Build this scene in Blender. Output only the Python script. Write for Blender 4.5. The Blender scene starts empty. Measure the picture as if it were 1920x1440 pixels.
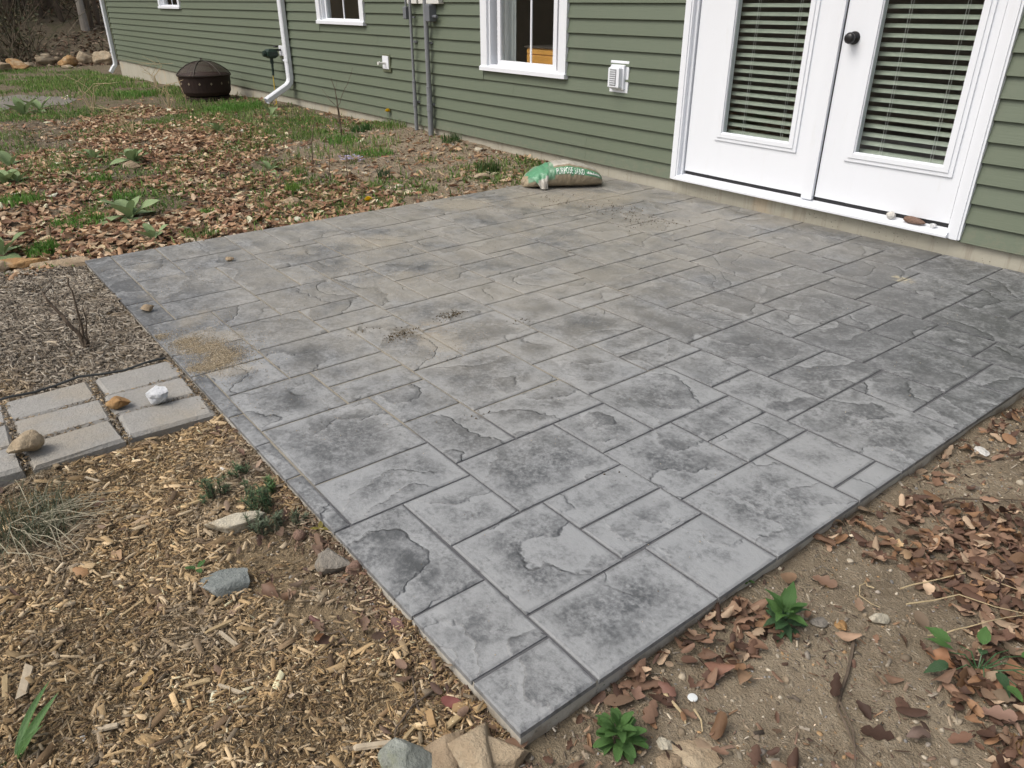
import bpy, math, random
import numpy as np
from mathutils import Vector, Matrix, Euler, noise as mnoise

# ------------------------------------------------------------------ camera, sky, sun, exposure
sc = bpy.context.scene
H = 1.2192                      # camera height over the patio (m)
YW = 4.270                      # plane of the house wall
PITCH, YAW, FPX = 0.470513, 0.903076, 1415.12
cam_d = bpy.data.cameras.new('camera'); cam = bpy.data.objects.new('camera', cam_d)
sc.collection.objects.link(cam); sc.camera = cam
sc.cycles.use_denoising = True; sc.cycles.denoiser = 'OPENIMAGEDENOISE'; sc.cycles.denoising_input_passes = 'RGB_ALBEDO_NORMAL'; sc.cycles.denoising_prefilter = 'ACCURATE'
cam.location = (0, 0, H); cam.rotation_euler = (math.pi/2 - PITCH, 0, YAW)
cam_d.sensor_width = 36.0; cam_d.lens = FPX/1920*36.0; cam_d.clip_start = 0.05; cam_d.clip_end = 2000
SUN_EL, SUN_AZ = math.radians(54), math.radians(196)   # azimuth clockwise from +Y
world = bpy.data.worlds.new('World'); sc.world = world; world.use_nodes = True
wn = world.node_tree; bg = wn.nodes['Background']
sky = wn.nodes.new('ShaderNodeTexSky'); sky.sky_type = 'NISHITA'; sky.sun_disc = False
sky.sun_elevation = SUN_EL; sky.sun_rotation = SUN_AZ; sky.air_density = 1.0; sky.dust_density = 6.0; sky.ozone_density = 1.0
hsv = wn.nodes.new('ShaderNodeHueSaturation'); hsv.inputs['Saturation'].default_value = 0.6
wn.links.new(sky.outputs[0], hsv.inputs['Color']); wn.links.new(hsv.outputs[0], bg.inputs[0]); bg.inputs[1].default_value = 0.15
sun_d = bpy.data.lights.new('sun', 'SUN'); sun = bpy.data.objects.new('sun', sun_d); sc.collection.objects.link(sun)
sun_d.energy = 0.9; sun_d.angle = math.radians(32); sun_d.color = (1, .975, .94)
sdir = Vector((math.sin(SUN_AZ)*math.cos(SUN_EL), math.cos(SUN_AZ)*math.cos(SUN_EL), math.sin(SUN_EL)))
sun.rotation_euler = (-sdir).to_track_quat('-Z', 'Y').to_euler(); sun.location = sdir*30
vs = sc.view_settings; vs.view_transform = 'Standard'; vs.look = 'None'; vs.gamma = 1; vs.exposure = 0.30; vs.use_curve_mapping = False

rs = np.random.RandomState(7); random.seed(7)
COL = sc.collection

# ------------------------------------------------------------------ ray helpers (pixel of the 1920x1440 photograph -> ground point)
_cy, _sy, _cp, _sp = math.cos(YAW), math.sin(YAW), math.cos(PITCH), math.sin(PITCH)
FWD = np.array([-_sy*_cp, _cy*_cp, -_sp]); RGT = np.array([_cy, _sy, 0.]); UPV = np.cross(RGT, FWD)
def ray(px, py): return RGT*((px-960)/FPX) + UPV*((720-py)/FPX) + FWD
def project(P):
    v = np.asarray(P, float) - np.array([0, 0, H]); d = v@FWD
    return 960+FPX*(v@RGT)/np.where(abs(d) < 1e-6, 1e-6, d), 720-FPX*(v@UPV)/np.where(abs(d) < 1e-6, 1e-6, d), d
PX0, PX1, PY0, PY1 = -4.401, -4.401+3.6576, 0.606, 0.606+3.6576   # patio
def sstep(a, b, x): t = np.clip((x-a)/(b-a), 0, 1); return t*t*(3-2*t)
def gz(x, y):
    """height of the bare ground"""
    x = np.asarray(x, float); y = np.asarray(y, float)
    far = np.interp(x, [-60, -45, -38, -25.2, -22, -19, -15, -11.5, -7, -4.6, 3], [16, 10, 4.6, -.36, -.33, -.27, -.15, -.06, -.01, -.03, -.03])
    z = far + .035*np.exp(-((y-4.25)/.5)**2)*sstep(-15, -11, x)*(1-sstep(-4.9, -4.5, x))
    side = sstep(.75, .3, y)*sstep(-5.2, -4.6, x)          # mulch side
    z = z + side*(-.012-.022*sstep(-4.4, -.8, x))
    z = z - .018*sstep(-.95, -.6, x)
    z = z + .02*np.sin(x*1.7+.6)*np.sin(y*1.3+1.1)*sstep(-4.7, -7, x)
    z = z - .05*sstep(0.2, -4, y)
    return z
def ground(px, py, lift=0.):
    """first point where the ray through a pixel meets the bare ground"""
    d = ray(px, py); t = np.concatenate([np.linspace(.5, 12, 600), np.linspace(12.02, 90, 2400)])
    P = np.array([0, 0, H])+t[:, None]*d; f = P[:, 2]-gz(P[:, 0], P[:, 1])-lift; k = np.where(f < 0)[0]
    i = k[0] if len(k) else len(t)-1; a, b = t[max(i-1, 0)], t[i]
    for _ in range(24):
        m = (a+b)/2; Q = np.array([0, 0, H])+m*d
        if Q[2]-float(gz(Q[0], Q[1]))-lift > 0: a = m
        else: b = m
    return np.array([0, 0, H])+a*d
def on_z(px, py, z): d = ray(px, py); return np.array([0, 0, H])+(z-H)/d[2]*d
def on_y(px, py, y): d = ray(px, py); return np.array([0, 0, H])+y/d[1]*d
def pxm(P):  # pixels per metre at P
    return FPX/float((np.asarray(P)-np.array([0, 0, H]))@FWD)

# ------------------------------------------------------------------ object helpers
ORI = {}
def tag(o, label=None, cat=None, group=None, kind=None):
    if label: o['label'] = label
    if cat: o['category'] = cat
    if group: o['group'] = group
    if kind: o['kind'] = kind
    return o
def wori(o): return ORI.get(o.name, np.zeros(3))
def empty(name, loc, parent=None):
    o = bpy.data.objects.new(name, None); COL.objects.link(o); o.empty_display_size = .05
    loc = np.asarray(loc, float)
    if parent is not None: o.parent = parent; o.location = loc - wori(parent)
    else: o.location = loc
    ORI[o.name] = loc; return o
def make_mesh(name, V, F, mat=None, smooth=False, cols=None, attrs=None, uv=None):
    me = bpy.data.meshes.new(name); me.from_pydata([tuple(v) for v in V], [], [tuple(f) for f in F])
    if mat is not None:
        for m in (mat if isinstance(mat, (list, tuple)) else [mat]): me.materials.append(m)
    if smooth: me.polygons.foreach_set('use_smooth', [True]*len(me.polygons))
    if cols is not None:
        a = me.attributes.new('col', 'FLOAT_COLOR', 'POINT'); c = np.ones((len(V), 4), np.float32); c[:, :3] = cols; a.data.foreach_set('color', c.ravel())
    for k, vv in (attrs or {}).items():
        a = me.attributes.new(k, 'FLOAT', 'POINT'); a.data.foreach_set('value', np.asarray(vv, np.float32))
    me.update(); return me
def sharpen(o, deg):
    o.data.set_sharp_from_angle(angle=math.radians(deg)); return o
def add(name, V, F, mat, parent=None, smooth=False, origin=None, cols=None, attrs=None, matidx=None):
    """one mesh object; V in world coordinates"""
    V = np.asarray(V, float)
    if origin is None:
        lo, hi = V.min(0), V.max(0); origin = np.array([(lo[0]+hi[0])/2, (lo[1]+hi[1])/2, lo[2]])
    me = make_mesh(name, V-origin, F, mat, smooth, cols, attrs)
    if matidx is not None: me.polygons.foreach_set('material_index', matidx)
    o = bpy.data.objects.new(name, me); COL.objects.link(o)
    if parent is not None: o.parent = parent; o.location = origin - wori(parent)
    else: o.location = origin
    ORI[o.name] = np.asarray(origin, float); return o
class MB:
    """collects simple shapes into one vertex/face list"""
    def __init__(s): s.V = []; s.F = []
    def poly(s, vs, fs):
        b = len(s.V); s.V += [tuple(map(float, v)) for v in vs]; s.F += [tuple(i+b for i in f) for f in fs]; return s
    def box(s, x0, x1, y0, y1, z0, z1, bev=0.):
        if bev <= 0:
            vs = [(x, y, z) for z in (z0, z1) for (x, y) in ((x0, y0), (x1, y0), (x1, y1), (x0, y1))]
            fs = [(3, 2, 1, 0), (4, 5, 6, 7), (0, 1, 5, 4), (1, 2, 6, 5), (2, 3, 7, 6), (3, 0, 4, 7)]
            return s.poly(vs, fs)
        b = min(bev, (x1-x0)*.45, (y1-y0)*.45, (z1-z0)*.45)
        def ring(i, z): return [(x0+i, y0+i, z), (x1-i, y0+i, z), (x1-i, y1-i, z), (x0+i, y1-i, z)]
        rr = [ring(b, z0), ring(0, z0+b), ring(0, z1-b), ring(b, z1)]
        vs = [v for r in rr for v in r]; fs = [(3, 2, 1, 0), (12, 13, 14, 15)]
        for k in range(3):
            for i in range(4): j = (i+1) % 4; fs.append((k*4+i, k*4+j, k*4+4+j, k*4+4+i))
        return s.poly(vs, fs)
    def tube(s, pts, rad, n=8, cap=True):
        pts = [np.asarray(p, float) for p in pts]; m = len(pts)
        rad = [rad]*m if np.isscalar(rad) else rad
        vs = []; ref = None
        for i in range(m):
            t = pts[min(i+1, m-1)]-pts[max(i-1, 0)]; t = t/(np.linalg.norm(t)+1e-9)
            if ref is None:
                a = np.array([0, 0, 1.]) if abs(t[2]) < .9 else np.array([1., 0, 0])
                u = np.cross(t, a)
            else: u = ref-t*(ref@t)
            u /= np.linalg.norm(u)+1e-9; ref = u; w = np.cross(t, u)
            for k in range(n):
                a = 2*math.pi*k/n; vs.append(pts[i]+rad[i]*(u*math.cos(a)+w*math.sin(a)))
        fs = []
        for i in range(m-1):
            for k in range(n):
                j = (k+1) % n; fs.append((i*n+k, i*n+j, i*n+n+j, i*n+n+k))
        if cap: fs.append(tuple(range(n-1, -1, -1))); fs.append(tuple(range((m-1)*n, m*n)))
        return s.poly(vs, fs)
    def lathe(s, c, prof, n=24, axis='z'):
        vs = []; fs = []
        for r, z in prof:
            for k in range(n):
                a = 2*math.pi*k/n
                if axis == 'z': vs.append((c[0]+r*math.cos(a), c[1]+r*math.sin(a), c[2]+z))
                else: vs.append((c[0]+r*math.cos(a), c[1]+z, c[2]+r*math.sin(a)))   # axis y
        for i in range(len(prof)-1):
            for k in range(n):
                j = (k+1) % n; fs.append((i*n+k, i*n+j, i*n+n+j, i*n+n+k))
        fs.append(tuple(range(n-1, -1, -1))); fs.append(tuple(range((len(prof)-1)*n, len(prof)*n)))
        return s.poly(vs, fs)
    def ext_x(s, prof, x0, x1):
        """closed profile of (y, z) swept along x"""
        n = len(prof); vs = [(x0, y, z) for y, z in prof]+[(x1, y, z) for y, z in prof]
        fs = [(i, (i+1) % n, n+(i+1) % n, n+i) for i in range(n)]+[tuple(range(n-1, -1, -1)), tuple(range(n, 2*n))]
        return s.poly(vs, fs)
    def build(s, name, mat, parent=None, **k): return add(name, s.V, s.F, mat, parent, **k)

# ------------------------------------------------------------------ material helpers
def S2L(*c):
    return tuple(((v/255)/12.92 if v/255 <= .04045 else ((v/255+.055)/1.055)**2.4) for v in c)
class Mat:
    def __init__(s, name):
        s.m = bpy.data.materials.new(name); s.m.use_nodes = True; s.t = s.m.node_tree; s.b = s.t.nodes['Principled BSDF']; s.out = s.t.nodes['Material Output']
        s.b.inputs['Roughness'].default_value = .6
    def set(s, sock, v):
        if hasattr(v, 'links') or isinstance(v, bpy.types.NodeSocket): s.t.links.new(v, sock)
        else:
            try: sock.default_value = v
            except Exception: sock.default_value = tuple(v)+(1,) if len(v) == 3 else v
    def n(s, typ, ins=None, **at):
        nd = s.t.nodes.new('ShaderNode'+typ)
        for k, v in at.items(): setattr(nd, k, v)
        for k, v in (ins or {}).items(): s.set(nd.inputs[k], v)
        return nd
    def p(s, **k):
        for kk, v in k.items(): s.set(s.b.inputs[kk.replace('_', ' ')], v)
        return s
    def math(s, op, a, b=0., c=None, clamp=False):
        nd = s.n('Math', {0: a, 1: b}, operation=op, use_clamp=clamp)
        if c is not None: s.set(nd.inputs[2], c)
        return nd.outputs[0]
    def ramp(s, v, a, b, lo=0., hi=1.):
        return s.n('MapRange', {'Value': v, 'From Min': a, 'From Max': b, 'To Min': lo, 'To Max': hi}, interpolation_type='SMOOTHSTEP').outputs[0]
    def noise(s, vec, scale, detail=4., rough=.5, dist=0., color=False):
        nd = s.n('TexNoise', {'Scale': scale, 'Detail': detail, 'Roughness': rough, 'Distortion': dist})
        if vec is not None: s.set(nd.inputs['Vector'], vec)
        return nd.outputs['Color' if color else 'Fac']
    def mix(s, f, a, b, mode='MIX'):
        nd = s.n('Mix', data_type='RGBA', blend_type=mode)
        s.set(nd.inputs[0], f); s.set(nd.inputs[6], a); s.set(nd.inputs[7], b); return nd.outputs[2]
    def attr(s, name, out='Fac'): return s.n('Attribute', attribute_name=name).outputs[out]
    def vec(s, op, a, b): return s.n('VectorMath', {0: a, 1: b}, operation=op).outputs[0]
    def pos(s): return s.n('NewGeometry').outputs['Position']
    def objc(s): return s.n('TexCoord').outputs['Object']
    def rnd(s): return s.n('ObjectInfo').outputs['Random']
    def bump(s, h, dist=1., strength=1.):
        s.set(s.b.inputs['Normal'], s.n('Bump', {'Height': h, 'Distance': dist, 'Strength': strength}).outputs[0]); return s
def C3(c): return tuple(c)+(1.,)
def simple(name, col, rough=.5, spec=.5, var=.12, scale=8., bump=0., bscale=60., metal=0.):
    M = Mat(name); po = M.objc()
    nz = M.noise(po, scale, 5, .6)
    dk = tuple(c*(1-var) for c in col); lt = tuple(min(1, c*(1+var)) for c in col)
    M.p(Base_Color=M.mix(nz, C3(dk), C3(lt)), Roughness=M.math('MULTIPLY_ADD', nz, .15, rough-.07), Metallic=metal)
    M.b.inputs['Specular IOR Level'].default_value = spec
    if bump: M.bump(M.noise(po, bscale, 4, .6), bump)
    return M.m

# ------------------------------------------------------------------ materials
def m_siding():
    M = Mat('green_vinyl_siding'); po = M.pos()
    st = M.vec('MULTIPLY', po, (1.2, 4, 26))
    grain = M.noise(st, 6, 6, .65)
    big = M.noise(po, .6, 3, .6); drt = M.noise(M.vec('MULTIPLY', po, (3, 3, .8)), 2.5, 6, .7)
    col = M.mix(big, C3((.112, .137, .095)), C3((.129, .156, .109)))
    rv = M.rnd(); col = M.mix(M.math('MULTIPLY', rv, .35), col, C3((.112, .134, .085)))
    col = M.mix(M.math('MULTIPLY', M.ramp(drt, .5, .75), .22), col, C3((.16, .165, .12)))
    zz = M.n('SeparateXYZ', {0: po}).outputs[2]; spl = M.math('MULTIPLY', M.ramp(M.math('ADD', zz, M.math('MULTIPLY', drt, .25)), .38, .16), M.ramp(M.noise(po, 26, 6, .75), .42, .68))
    col = M.mix(M.math('MULTIPLY', spl, .4), col, C3((.22, .19, .135)))
    M.p(Base_Color=col, Roughness=M.math('MULTIPLY_ADD', grain, .25, .38)); M.b.inputs['Specular IOR Level'].default_value = .4
    M.bump(grain, .0012); return M.m
def m_white(name='white_paint', col=(.745, .77, .805), rough=.35):
    M = Mat(name); po = M.pos()
    d = M.noise(M.vec('MULTIPLY', po, (6, 6, 1.5)), 3, 6, .7)
    M.p(Base_Color=M.mix(M.math('MULTIPLY', M.ramp(d, .55, .8), .25), C3(col), C3((.62, .62, .58))), Roughness=rough)
    M.bump(M.noise(po, 90, 2), .0004); return M.m
def m_concrete():
    M = Mat('foundation_concrete'); po = M.pos()
    n1 = M.noise(po, 4, 8, .65); n2 = M.noise(po, 30, 6, .7); v = M.n('TexVoronoi', {'Vector': po, 'Scale': 55.}).outputs['Distance']
    pits = M.math('MULTIPLY', M.ramp(v, .16, .1), M.ramp(M.noise(po, 9, 3), .5, .62))
    str_ = M.ramp(M.noise(M.vec('MULTIPLY', po, (9, 9, .6)), 3, 5, .7), .5, .72)
    c = M.mix(n1, C3((.30, .28, .22)), C3((.46, .44, .36)))
    c = M.mix(M.math('MULTIPLY', str_, .5), c, C3((.22, .19, .14)))
    c = M.mix(M.math('MULTIPLY', M.ramp(M.noise(po, 2.2, 3), .58, .7), .3), c, C3((.52, .36, .2)))
    c = M.mix(pits, c, C3((.05, .048, .04)))
    M.p(Base_Color=c, Roughness=.85)
    M.bump(M.math('SUBTRACT', M.math('MULTIPLY', n2, .5), pits), .004); return M.m
SAND_BLOBS = [  # patio sand drifts: pixel, radius (m), strength
    (385, 640, .22, 1.25), (360, 600, .18, .75), (430, 690, .16, .9), (770, 700, .10, .0), (820, 640, .22, .95), (700, 455, .30, .9), (760, 520, .25, .6), (620, 520, .22, .55), (560, 480, .2, .55),
    (330, 520, .22, .55), (290, 560, .15, .5), (860, 385, .35, 1.0), (1010, 375, .45, 1.15), (1120, 372, .5, 1.0), (700, 390, .25, .6), (1000, 430, .4, .55), (1200, 410, .4, .5), (270, 500, .2, .6), (420, 505, .2, .5), (540, 580, .2, .35), (900, 470, .4, .4), (640, 780, .2, .15), (470, 740, .2, .35)]
def sand_mask(M, po):
    """where drifted sand lies on the patio (a film of grains with its own shape)"""
    acc = None
    w = M.vec('ADD', po, M.vec('MULTIPLY', M.vec('SUBTRACT', M.noise(po, 4.5, 4, .6, color=True), (.5, .5, .5)), (.3, .3, 0)))
    for px, py, r, st in SAND_BLOBS:
        if st <= 0: continue
        c = on_z(px, py, 0)
        d = M.n('VectorMath', {0: w, 1: (c[0], c[1], 0)}, operation='DISTANCE').outputs['Value']
        f = M.n('MapRange', {'Value': d, 'From Min': r, 'From Max': r*.1, 'To Min': 0., 'To Max': st}, interpolation_type='SMOOTHSTEP').outputs[0]
        acc = f if acc is None else M.math('MAXIMUM', acc, f)
    g = M.noise(po, 9, 8, .72)
    return M.ramp(M.math('ADD', M.math('MULTIPLY', acc, .55), M.math('MULTIPLY', g, .62)), .50, .80)
SANDC = (.47, .38, .25)
def m_slate():
    M = Mat('stamped_slate_concrete'); po = M.pos(); r = M.rnd()
    ov = M.n('CombineXYZ', {0: M.math('MULTIPLY', r, 37.), 1: M.math('MULTIPLY', r, 91.), 2: M.math('MULTIPLY', r, 13.)}).outputs[0]
    off = M.vec('ADD', po, ov)
    edge = M.attr('edge'); tone = M.attr('tone')
    warp = M.vec('MULTIPLY', M.vec('SUBTRACT', M.noise(off, 6, 4, .62, color=True), (.5, .5, .5)), (.17, .17, 0))
    p2 = M.vec('ADD', off, warp)
    n1 = M.noise(p2, 2.1, 1., .4)
    t = M.math('MULTIPLY', n1, 7.0); fl = M.math('FLOOR', t); fr = M.math('SUBTRACT', t, fl)
    step = M.ramp(fr, 0., .07)
    am = M.ramp(M.noise(off, 1.9, 2), .34, .50)
    line = M.math('MULTIPLY', M.math('MULTIPLY', M.ramp(fr, .12, .05), M.ramp(fr, .0, .03)), am)
    med = M.noise(off, 16, 7, .62); fine = M.noise(off, 70, 5, .75)
    wn_ = M.n('TexWhiteNoise', {'Vector': M.vec('ADD', ov, M.n('CombineXYZ', {0: fl}).outputs[0])}, noise_dimensions='3D').outputs['Value']
    mid = M.noise(M.vec('ADD', off, (5, 3, 0)), 3.6, 12, .74); flow = M.noise(po, 1.7, 12, .70)
    sep = M.n('SeparateXYZ', {0: po}).outputs
    near = M.math('MULTIPLY', M.ramp(sep[1], 3.4, 1.6), M.ramp(sep[0], -3.4, -2.2))      # crisp washed relief near the free corner, worn flat elsewhere
    e2 = M.math('MULTIPLY_ADD', M.math('SUBTRACT', mid, .5), .42, edge); e2 = M.math('MULTIPLY_ADD', M.math('SUBTRACT', flow, .5), .30, e2); e2 = M.math('MULTIPLY_ADD', M.math('SUBTRACT', fine, .5), .16, e2)
    en = M.ramp(e2, .10, .0)                                    # colour worn off towards the edges of each stone
    lf = M.math('MULTIPLY_ADD', M.math('SUBTRACT', flow, .5), .9, tone)
    lf = M.math('MULTIPLY_ADD', M.math('SUBTRACT', mid, .5), .9, lf)
    lf = M.math('MULTIPLY_ADD', M.math('MULTIPLY', en, M.math('MULTIPLY_ADD', near, .62, .30)), .46, lf)
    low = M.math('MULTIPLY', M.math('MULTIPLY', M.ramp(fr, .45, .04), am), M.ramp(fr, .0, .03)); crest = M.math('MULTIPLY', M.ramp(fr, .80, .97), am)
    lf = M.math('MULTIPLY_ADD', low, -.14, lf); lf = M.math('MULTIPLY_ADD', crest, .22, lf)      # ledge shading painted over the release colour: dark low side, pale highlighted crest
    lf = M.math('MULTIPLY_ADD', M.math('MULTIPLY', M.math('SUBTRACT', wn_, .5), am), .18, lf)
    lf = M.math('MULTIPLY_ADD', M.math('SUBTRACT', med, .5), 1.25, lf)
    lf = M.math('MULTIPLY_ADD', M.math('SUBTRACT', fine, .5), 2.3, lf)
    lfs = M.ramp(lf, .0, 1.0)
    hue = M.noise(po, 1.1, 3)
    dark = M.mix(hue, C3((.080, .086, .092)), C3((.088, .090, .087))); light = M.mix(hue, C3((.27, .283, .29)), C3((.28, .283, .275)))
    c = M.mix(lfs, dark, light)
    c = M.mix(M.math('MULTIPLY', line, .12), c, C3((.075, .076, .081)))
    rim = M.ramp(M.math('ADD', edge, M.math('MULTIPLY', M.math('SUBTRACT', med, .5), .012)), .011, .003)
    c = M.mix(M.math('MULTIPLY', rim, .25), c, C3((.085, .085, .09)))
    film = M.math('MULTIPLY', M.math('MULTIPLY', M.ramp(sep[1], .4, 1.5), M.ramp(sep[0], -1.2, -2.8)), M.ramp(M.noise(M.vec('ADD', po, (9, 2, 0)), 2.4, 9, .7), .26, .62))
    c = M.mix(M.math('MULTIPLY', film, .6), c, C3((.33, .305, .252)))
    sm = sand_mask(M, po)
    sg = M.mix(M.noise(po, 190, 3, .7), C3((.26, .225, .165)), C3((.44, .39, .30)))
    c = M.mix(M.math('MULTIPLY', sm, .42), c, sg)
    # two muddy scrapes and the rust-brown stain
    for px, py, rr, cc, k in ((757, 625, .085, (.07, .052, .025), .8), (800, 618, .13, (.27, .225, .16), .45), (845, 592, .07, (.055, .05, .035), .75), (680, 618, .05, (.06, .055, .04), .6), (1690, 523, .07, (.42, .37, .25), .9)):
        q = on_z(px, py, 0); ww = M.vec('ADD', po, M.vec('MULTIPLY', M.vec('SUBTRACT', M.noise(po, 14, 5, .7, color=True), (.5, .5, .5)), (.16, .16, 0)))
        d = M.n('VectorMath', {0: ww, 1: (q[0], q[1], 0)}, operation='DISTANCE').outputs['Value']
        f = M.math('MULTIPLY', M.ramp(d, rr, rr*.3), M.ramp(M.noise(po, 32, 4, .7), .42, .56)); c = M.mix(M.math('MULTIPLY', f, k), c, C3(cc))
    M.p(Base_Color=c, Roughness=M.math('MULTIPLY_ADD', lfs, .2, .42)); M.b.inputs['Specular IOR Level'].default_value = .42
    h = M.math('MULTIPLY', M.math('MULTIPLY', M.math('ADD', fl, step), am), .0050)
    h = M.math('MULTIPLY_ADD', med, .0060, h); h = M.math('MULTIPLY_ADD', fine, .0018, h); h = M.math('MULTIPLY_ADD', mid, .004, h)
    M.bump(h, 1.0, .85); return M.m
def m_joint():
    M = Mat('patio_joint_concrete'); po = M.pos()
    n1 = M.noise(po, 22, 5, .6); c = M.mix(n1, C3((.06, .061, .066)), C3((.12, .12, .122)))
    u = M.n('SeparateXYZ', {0: po}).outputs
    reg = M.math('MULTIPLY', M.ramp(u[0], -1.3, -2.1), M.ramp(u[1], 3.2, 1.4))
    f = M.ramp(M.math('ADD', M.math('MULTIPLY', reg, .45), M.noise(M.vec('ADD', po, (3, 1, 0)), 1.6, 4, .6)), .66, .86)
    c = M.mix(M.math('MULTIPLY', M.math('MULTIPLY', M.ramp(u[1], .4, 1.5), M.ramp(u[0], -1.4, -3.0)), .4), c, C3((.24, .225, .19)))
    f = M.math('MAXIMUM', M.math('MULTIPLY', f, .75), M.math('MULTIPLY', sand_mask(M, po), .7))
    c = M.mix(f, c, M.mix(M.noise(po, 160, 3), C3((.24, .21, .15)), C3((.38, .34, .255))))
    M.p(Base_Color=c, Roughness=.85); M.bump(M.noise(po, 70, 4, .7), .004); return M.m
def m_slabside():
    M = Mat('slab_side_concrete'); po = M.pos()
    n1 = M.noise(po, 6, 7, .65); n2 = M.noise(po, 60, 4, .7)
    c = M.mix(n1, C3((.38, .36, .305)), C3((.56, .535, .47)))
    z = M.n('SeparateXYZ', {0: po}).outputs[2]
    c = M.mix(M.math('MULTIPLY', M.ramp(M.math('MULTIPLY_ADD', M.math('SUBTRACT', M.noise(po, 9, 6, .7), .5), .14, z), -.02, -.06), .8), c, C3((.2, .16, .11)))
    c = M.mix(M.math('MULTIPLY', M.ramp(M.noise(po, 55, 3, .6), .6, .68), .5), c, C3((.12, .11, .09)))
    M.p(Base_Color=c, Roughness=.85); M.bump(n2, .003); return M.m
def m_paver():
    M = Mat('grey_paver'); po = M.objc(); r = M.rnd()
    off = M.vec('ADD', po, M.n('CombineXYZ', {0: M.math('MULTIPLY', r, 40.), 1: r}).outputs[0])
    n1 = M.noise(off, 7, 7, .65); n2 = M.noise(off, 120, 4, .7); n3 = M.noise(off, 3.2, 5, .6)
    c = M.mix(n1, C3((.23, .222, .20)), C3((.355, .345, .318)))
    c = M.mix(M.math('MULTIPLY', M.ramp(n3, .45, .66), .45), c, C3((.34, .285, .20)))
    c = M.mix(M.math('MULTIPLY', M.ramp(n2, .4, .65), .4), c, C3((.19, .182, .165)))
    M.p(Base_Color=c, Roughness=.85); M.bump(M.math('ADD', n2, M.math('MULTIPLY', n1, 2.)), .0045); return M.m
def m_vcol(name, rough=.75, spec=.25, nscale=60., amt=.35, trans=0., bump=.002, grain=None):
    """per-piece colour in the attribute col, broken up by noise"""
    M = Mat(name); a = M.attr('col', 'Color'); po = M.pos()
    nz = M.noise(po if grain is None else M.vec('MULTIPLY', po, grain), nscale, 5, .65)
    c = M.mix(M.math('MULTIPLY', nz, amt*1.6, clamp=True), a, M.mix(1., a, C3((.38, .36, .34)), 'MULTIPLY'))
    M.p(Base_Color=c, Roughness=rough); M.b.inputs['Specular IOR Level'].default_value = spec
    if bump: M.bump(nz, bump)
    if trans:
        tr = M.n('BsdfTranslucent', {'Color': c}); mx = M.n('MixShader', {0: trans}); M.t.links.new(M.b.outputs[0], mx.inputs[1]); M.t.links.new(tr.outputs[0], mx.inputs[2]); M.t.links.new(mx.outputs[0], M.out.inputs[0])
    return M.m
def m_leaf(name, c0, c1, rough=.5, trans=.3, vein=None, vary=.0):
    M = Mat(name); po = M.objc(); r = M.rnd()
    nz = M.noise(po, 40, 5, .6); c = M.mix(nz, C3(c0), C3(c1))
    c = M.mix(M.math('MULTIPLY', r, .55), c, C3(tuple(v*.62 for v in c0)))
    if vein:
        y = M.n('SeparateXYZ', {0: po}).outputs[1]; ay = M.math('ABSOLUTE', y)
        c = M.mix(M.math('MULTIPLY', M.ramp(ay, .0035, .0008), .7), c, C3(vein))
        x = M.n('SeparateXYZ', {0: po}).outputs[0]
        w = M.math('SINE', M.math('MULTIPLY', M.math('SUBTRACT', x, M.math('MULTIPLY', ay, .9)), 420.)); c = M.mix(M.math('MULTIPLY', M.ramp(w, .8, 1.), .3), c, C3(vein))
    M.p(Base_Color=c, Roughness=rough); M.bump(nz, .002)
    if trans:
        tr = M.n('BsdfTranslucent', {'Color': c}); mx = M.n('MixShader', {0: trans}); M.t.links.new(M.b.outputs[0], mx.inputs[1]); M.t.links.new(tr.outputs[0], mx.inputs[2]); M.t.links.new(mx.outputs[0], M.out.inputs[0])
    return M.m
def m_rock(name, c0, c1, c2=None, scale=9.):
    M = Mat(name); po = M.objc()
    n1 = M.noise(po, scale, 8, .68); n2 = M.noise(po, scale*9, 4, .7); c = M.mix(M.ramp(n1, .3, .7), C3(c0), C3(c1))
    if c2: c = M.mix(M.math('MULTIPLY', M.ramp(M.noise(M.vec('ADD', po, (3, 2, 1)), scale*.6, 5, .7), .52, .66), .75), c, C3(c2))
    c = M.mix(M.math('MULTIPLY', n2, .35), c, M.mix(1., c, C3((.45, .43, .4)), 'MULTIPLY'))
    M.p(Base_Color=c, Roughness=.8); M.b.inputs['Specular IOR Level'].default_value = .3
    M.bump(M.math('MULTIPLY_ADD', n1, 3., n2), .007); return M.m
def m_soil():
    """ground sheet: zone weights in the attribute col (r mulch, g dirt, b grass/duff)"""
    M = Mat('soil'); po = M.pos(); z = M.n('SeparateColor', {0: M.attr('col', 'Color')}).outputs
    n1 = M.noise(po, 3, 8, .68); n2 = M.noise(po, 45, 6, .72); n3 = M.noise(po, 170, 3, .7)
    dirt = M.mix(M.ramp(n1, .22, .78), C3((.195, .152, .100)), C3((.45, .37, .26)))
    dirt = M.mix(M.ramp(n2, .5, .72), dirt, C3((.42, .355, .26))); dirt = M.mix(M.math('MULTIPLY', M.ramp(n3, .55, .75), .5), dirt, C3((.36, .31, .24)))
    mulch = M.mix(n2, C3((.19, .14, .085)), C3((.42, .325, .2)))
    duff = M.mix(n2, C3((.12, .098, .064)), C3((.255, .205, .14)))
    duff = M.mix(M.math('MULTIPLY', M.ramp(n1, .5, .6), .35), duff, C3((.07, .09, .03)))
    c = M.mix(z[0], M.mix(z[1], duff, dirt), mulch)
    M.p(Base_Color=c, Roughness=.95); M.b.inputs['Specular IOR Level'].default_value = .15
    M.bump(M.math('MULTIPLY_ADD', n2, 1.5, n3), .016); return M.m
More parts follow.
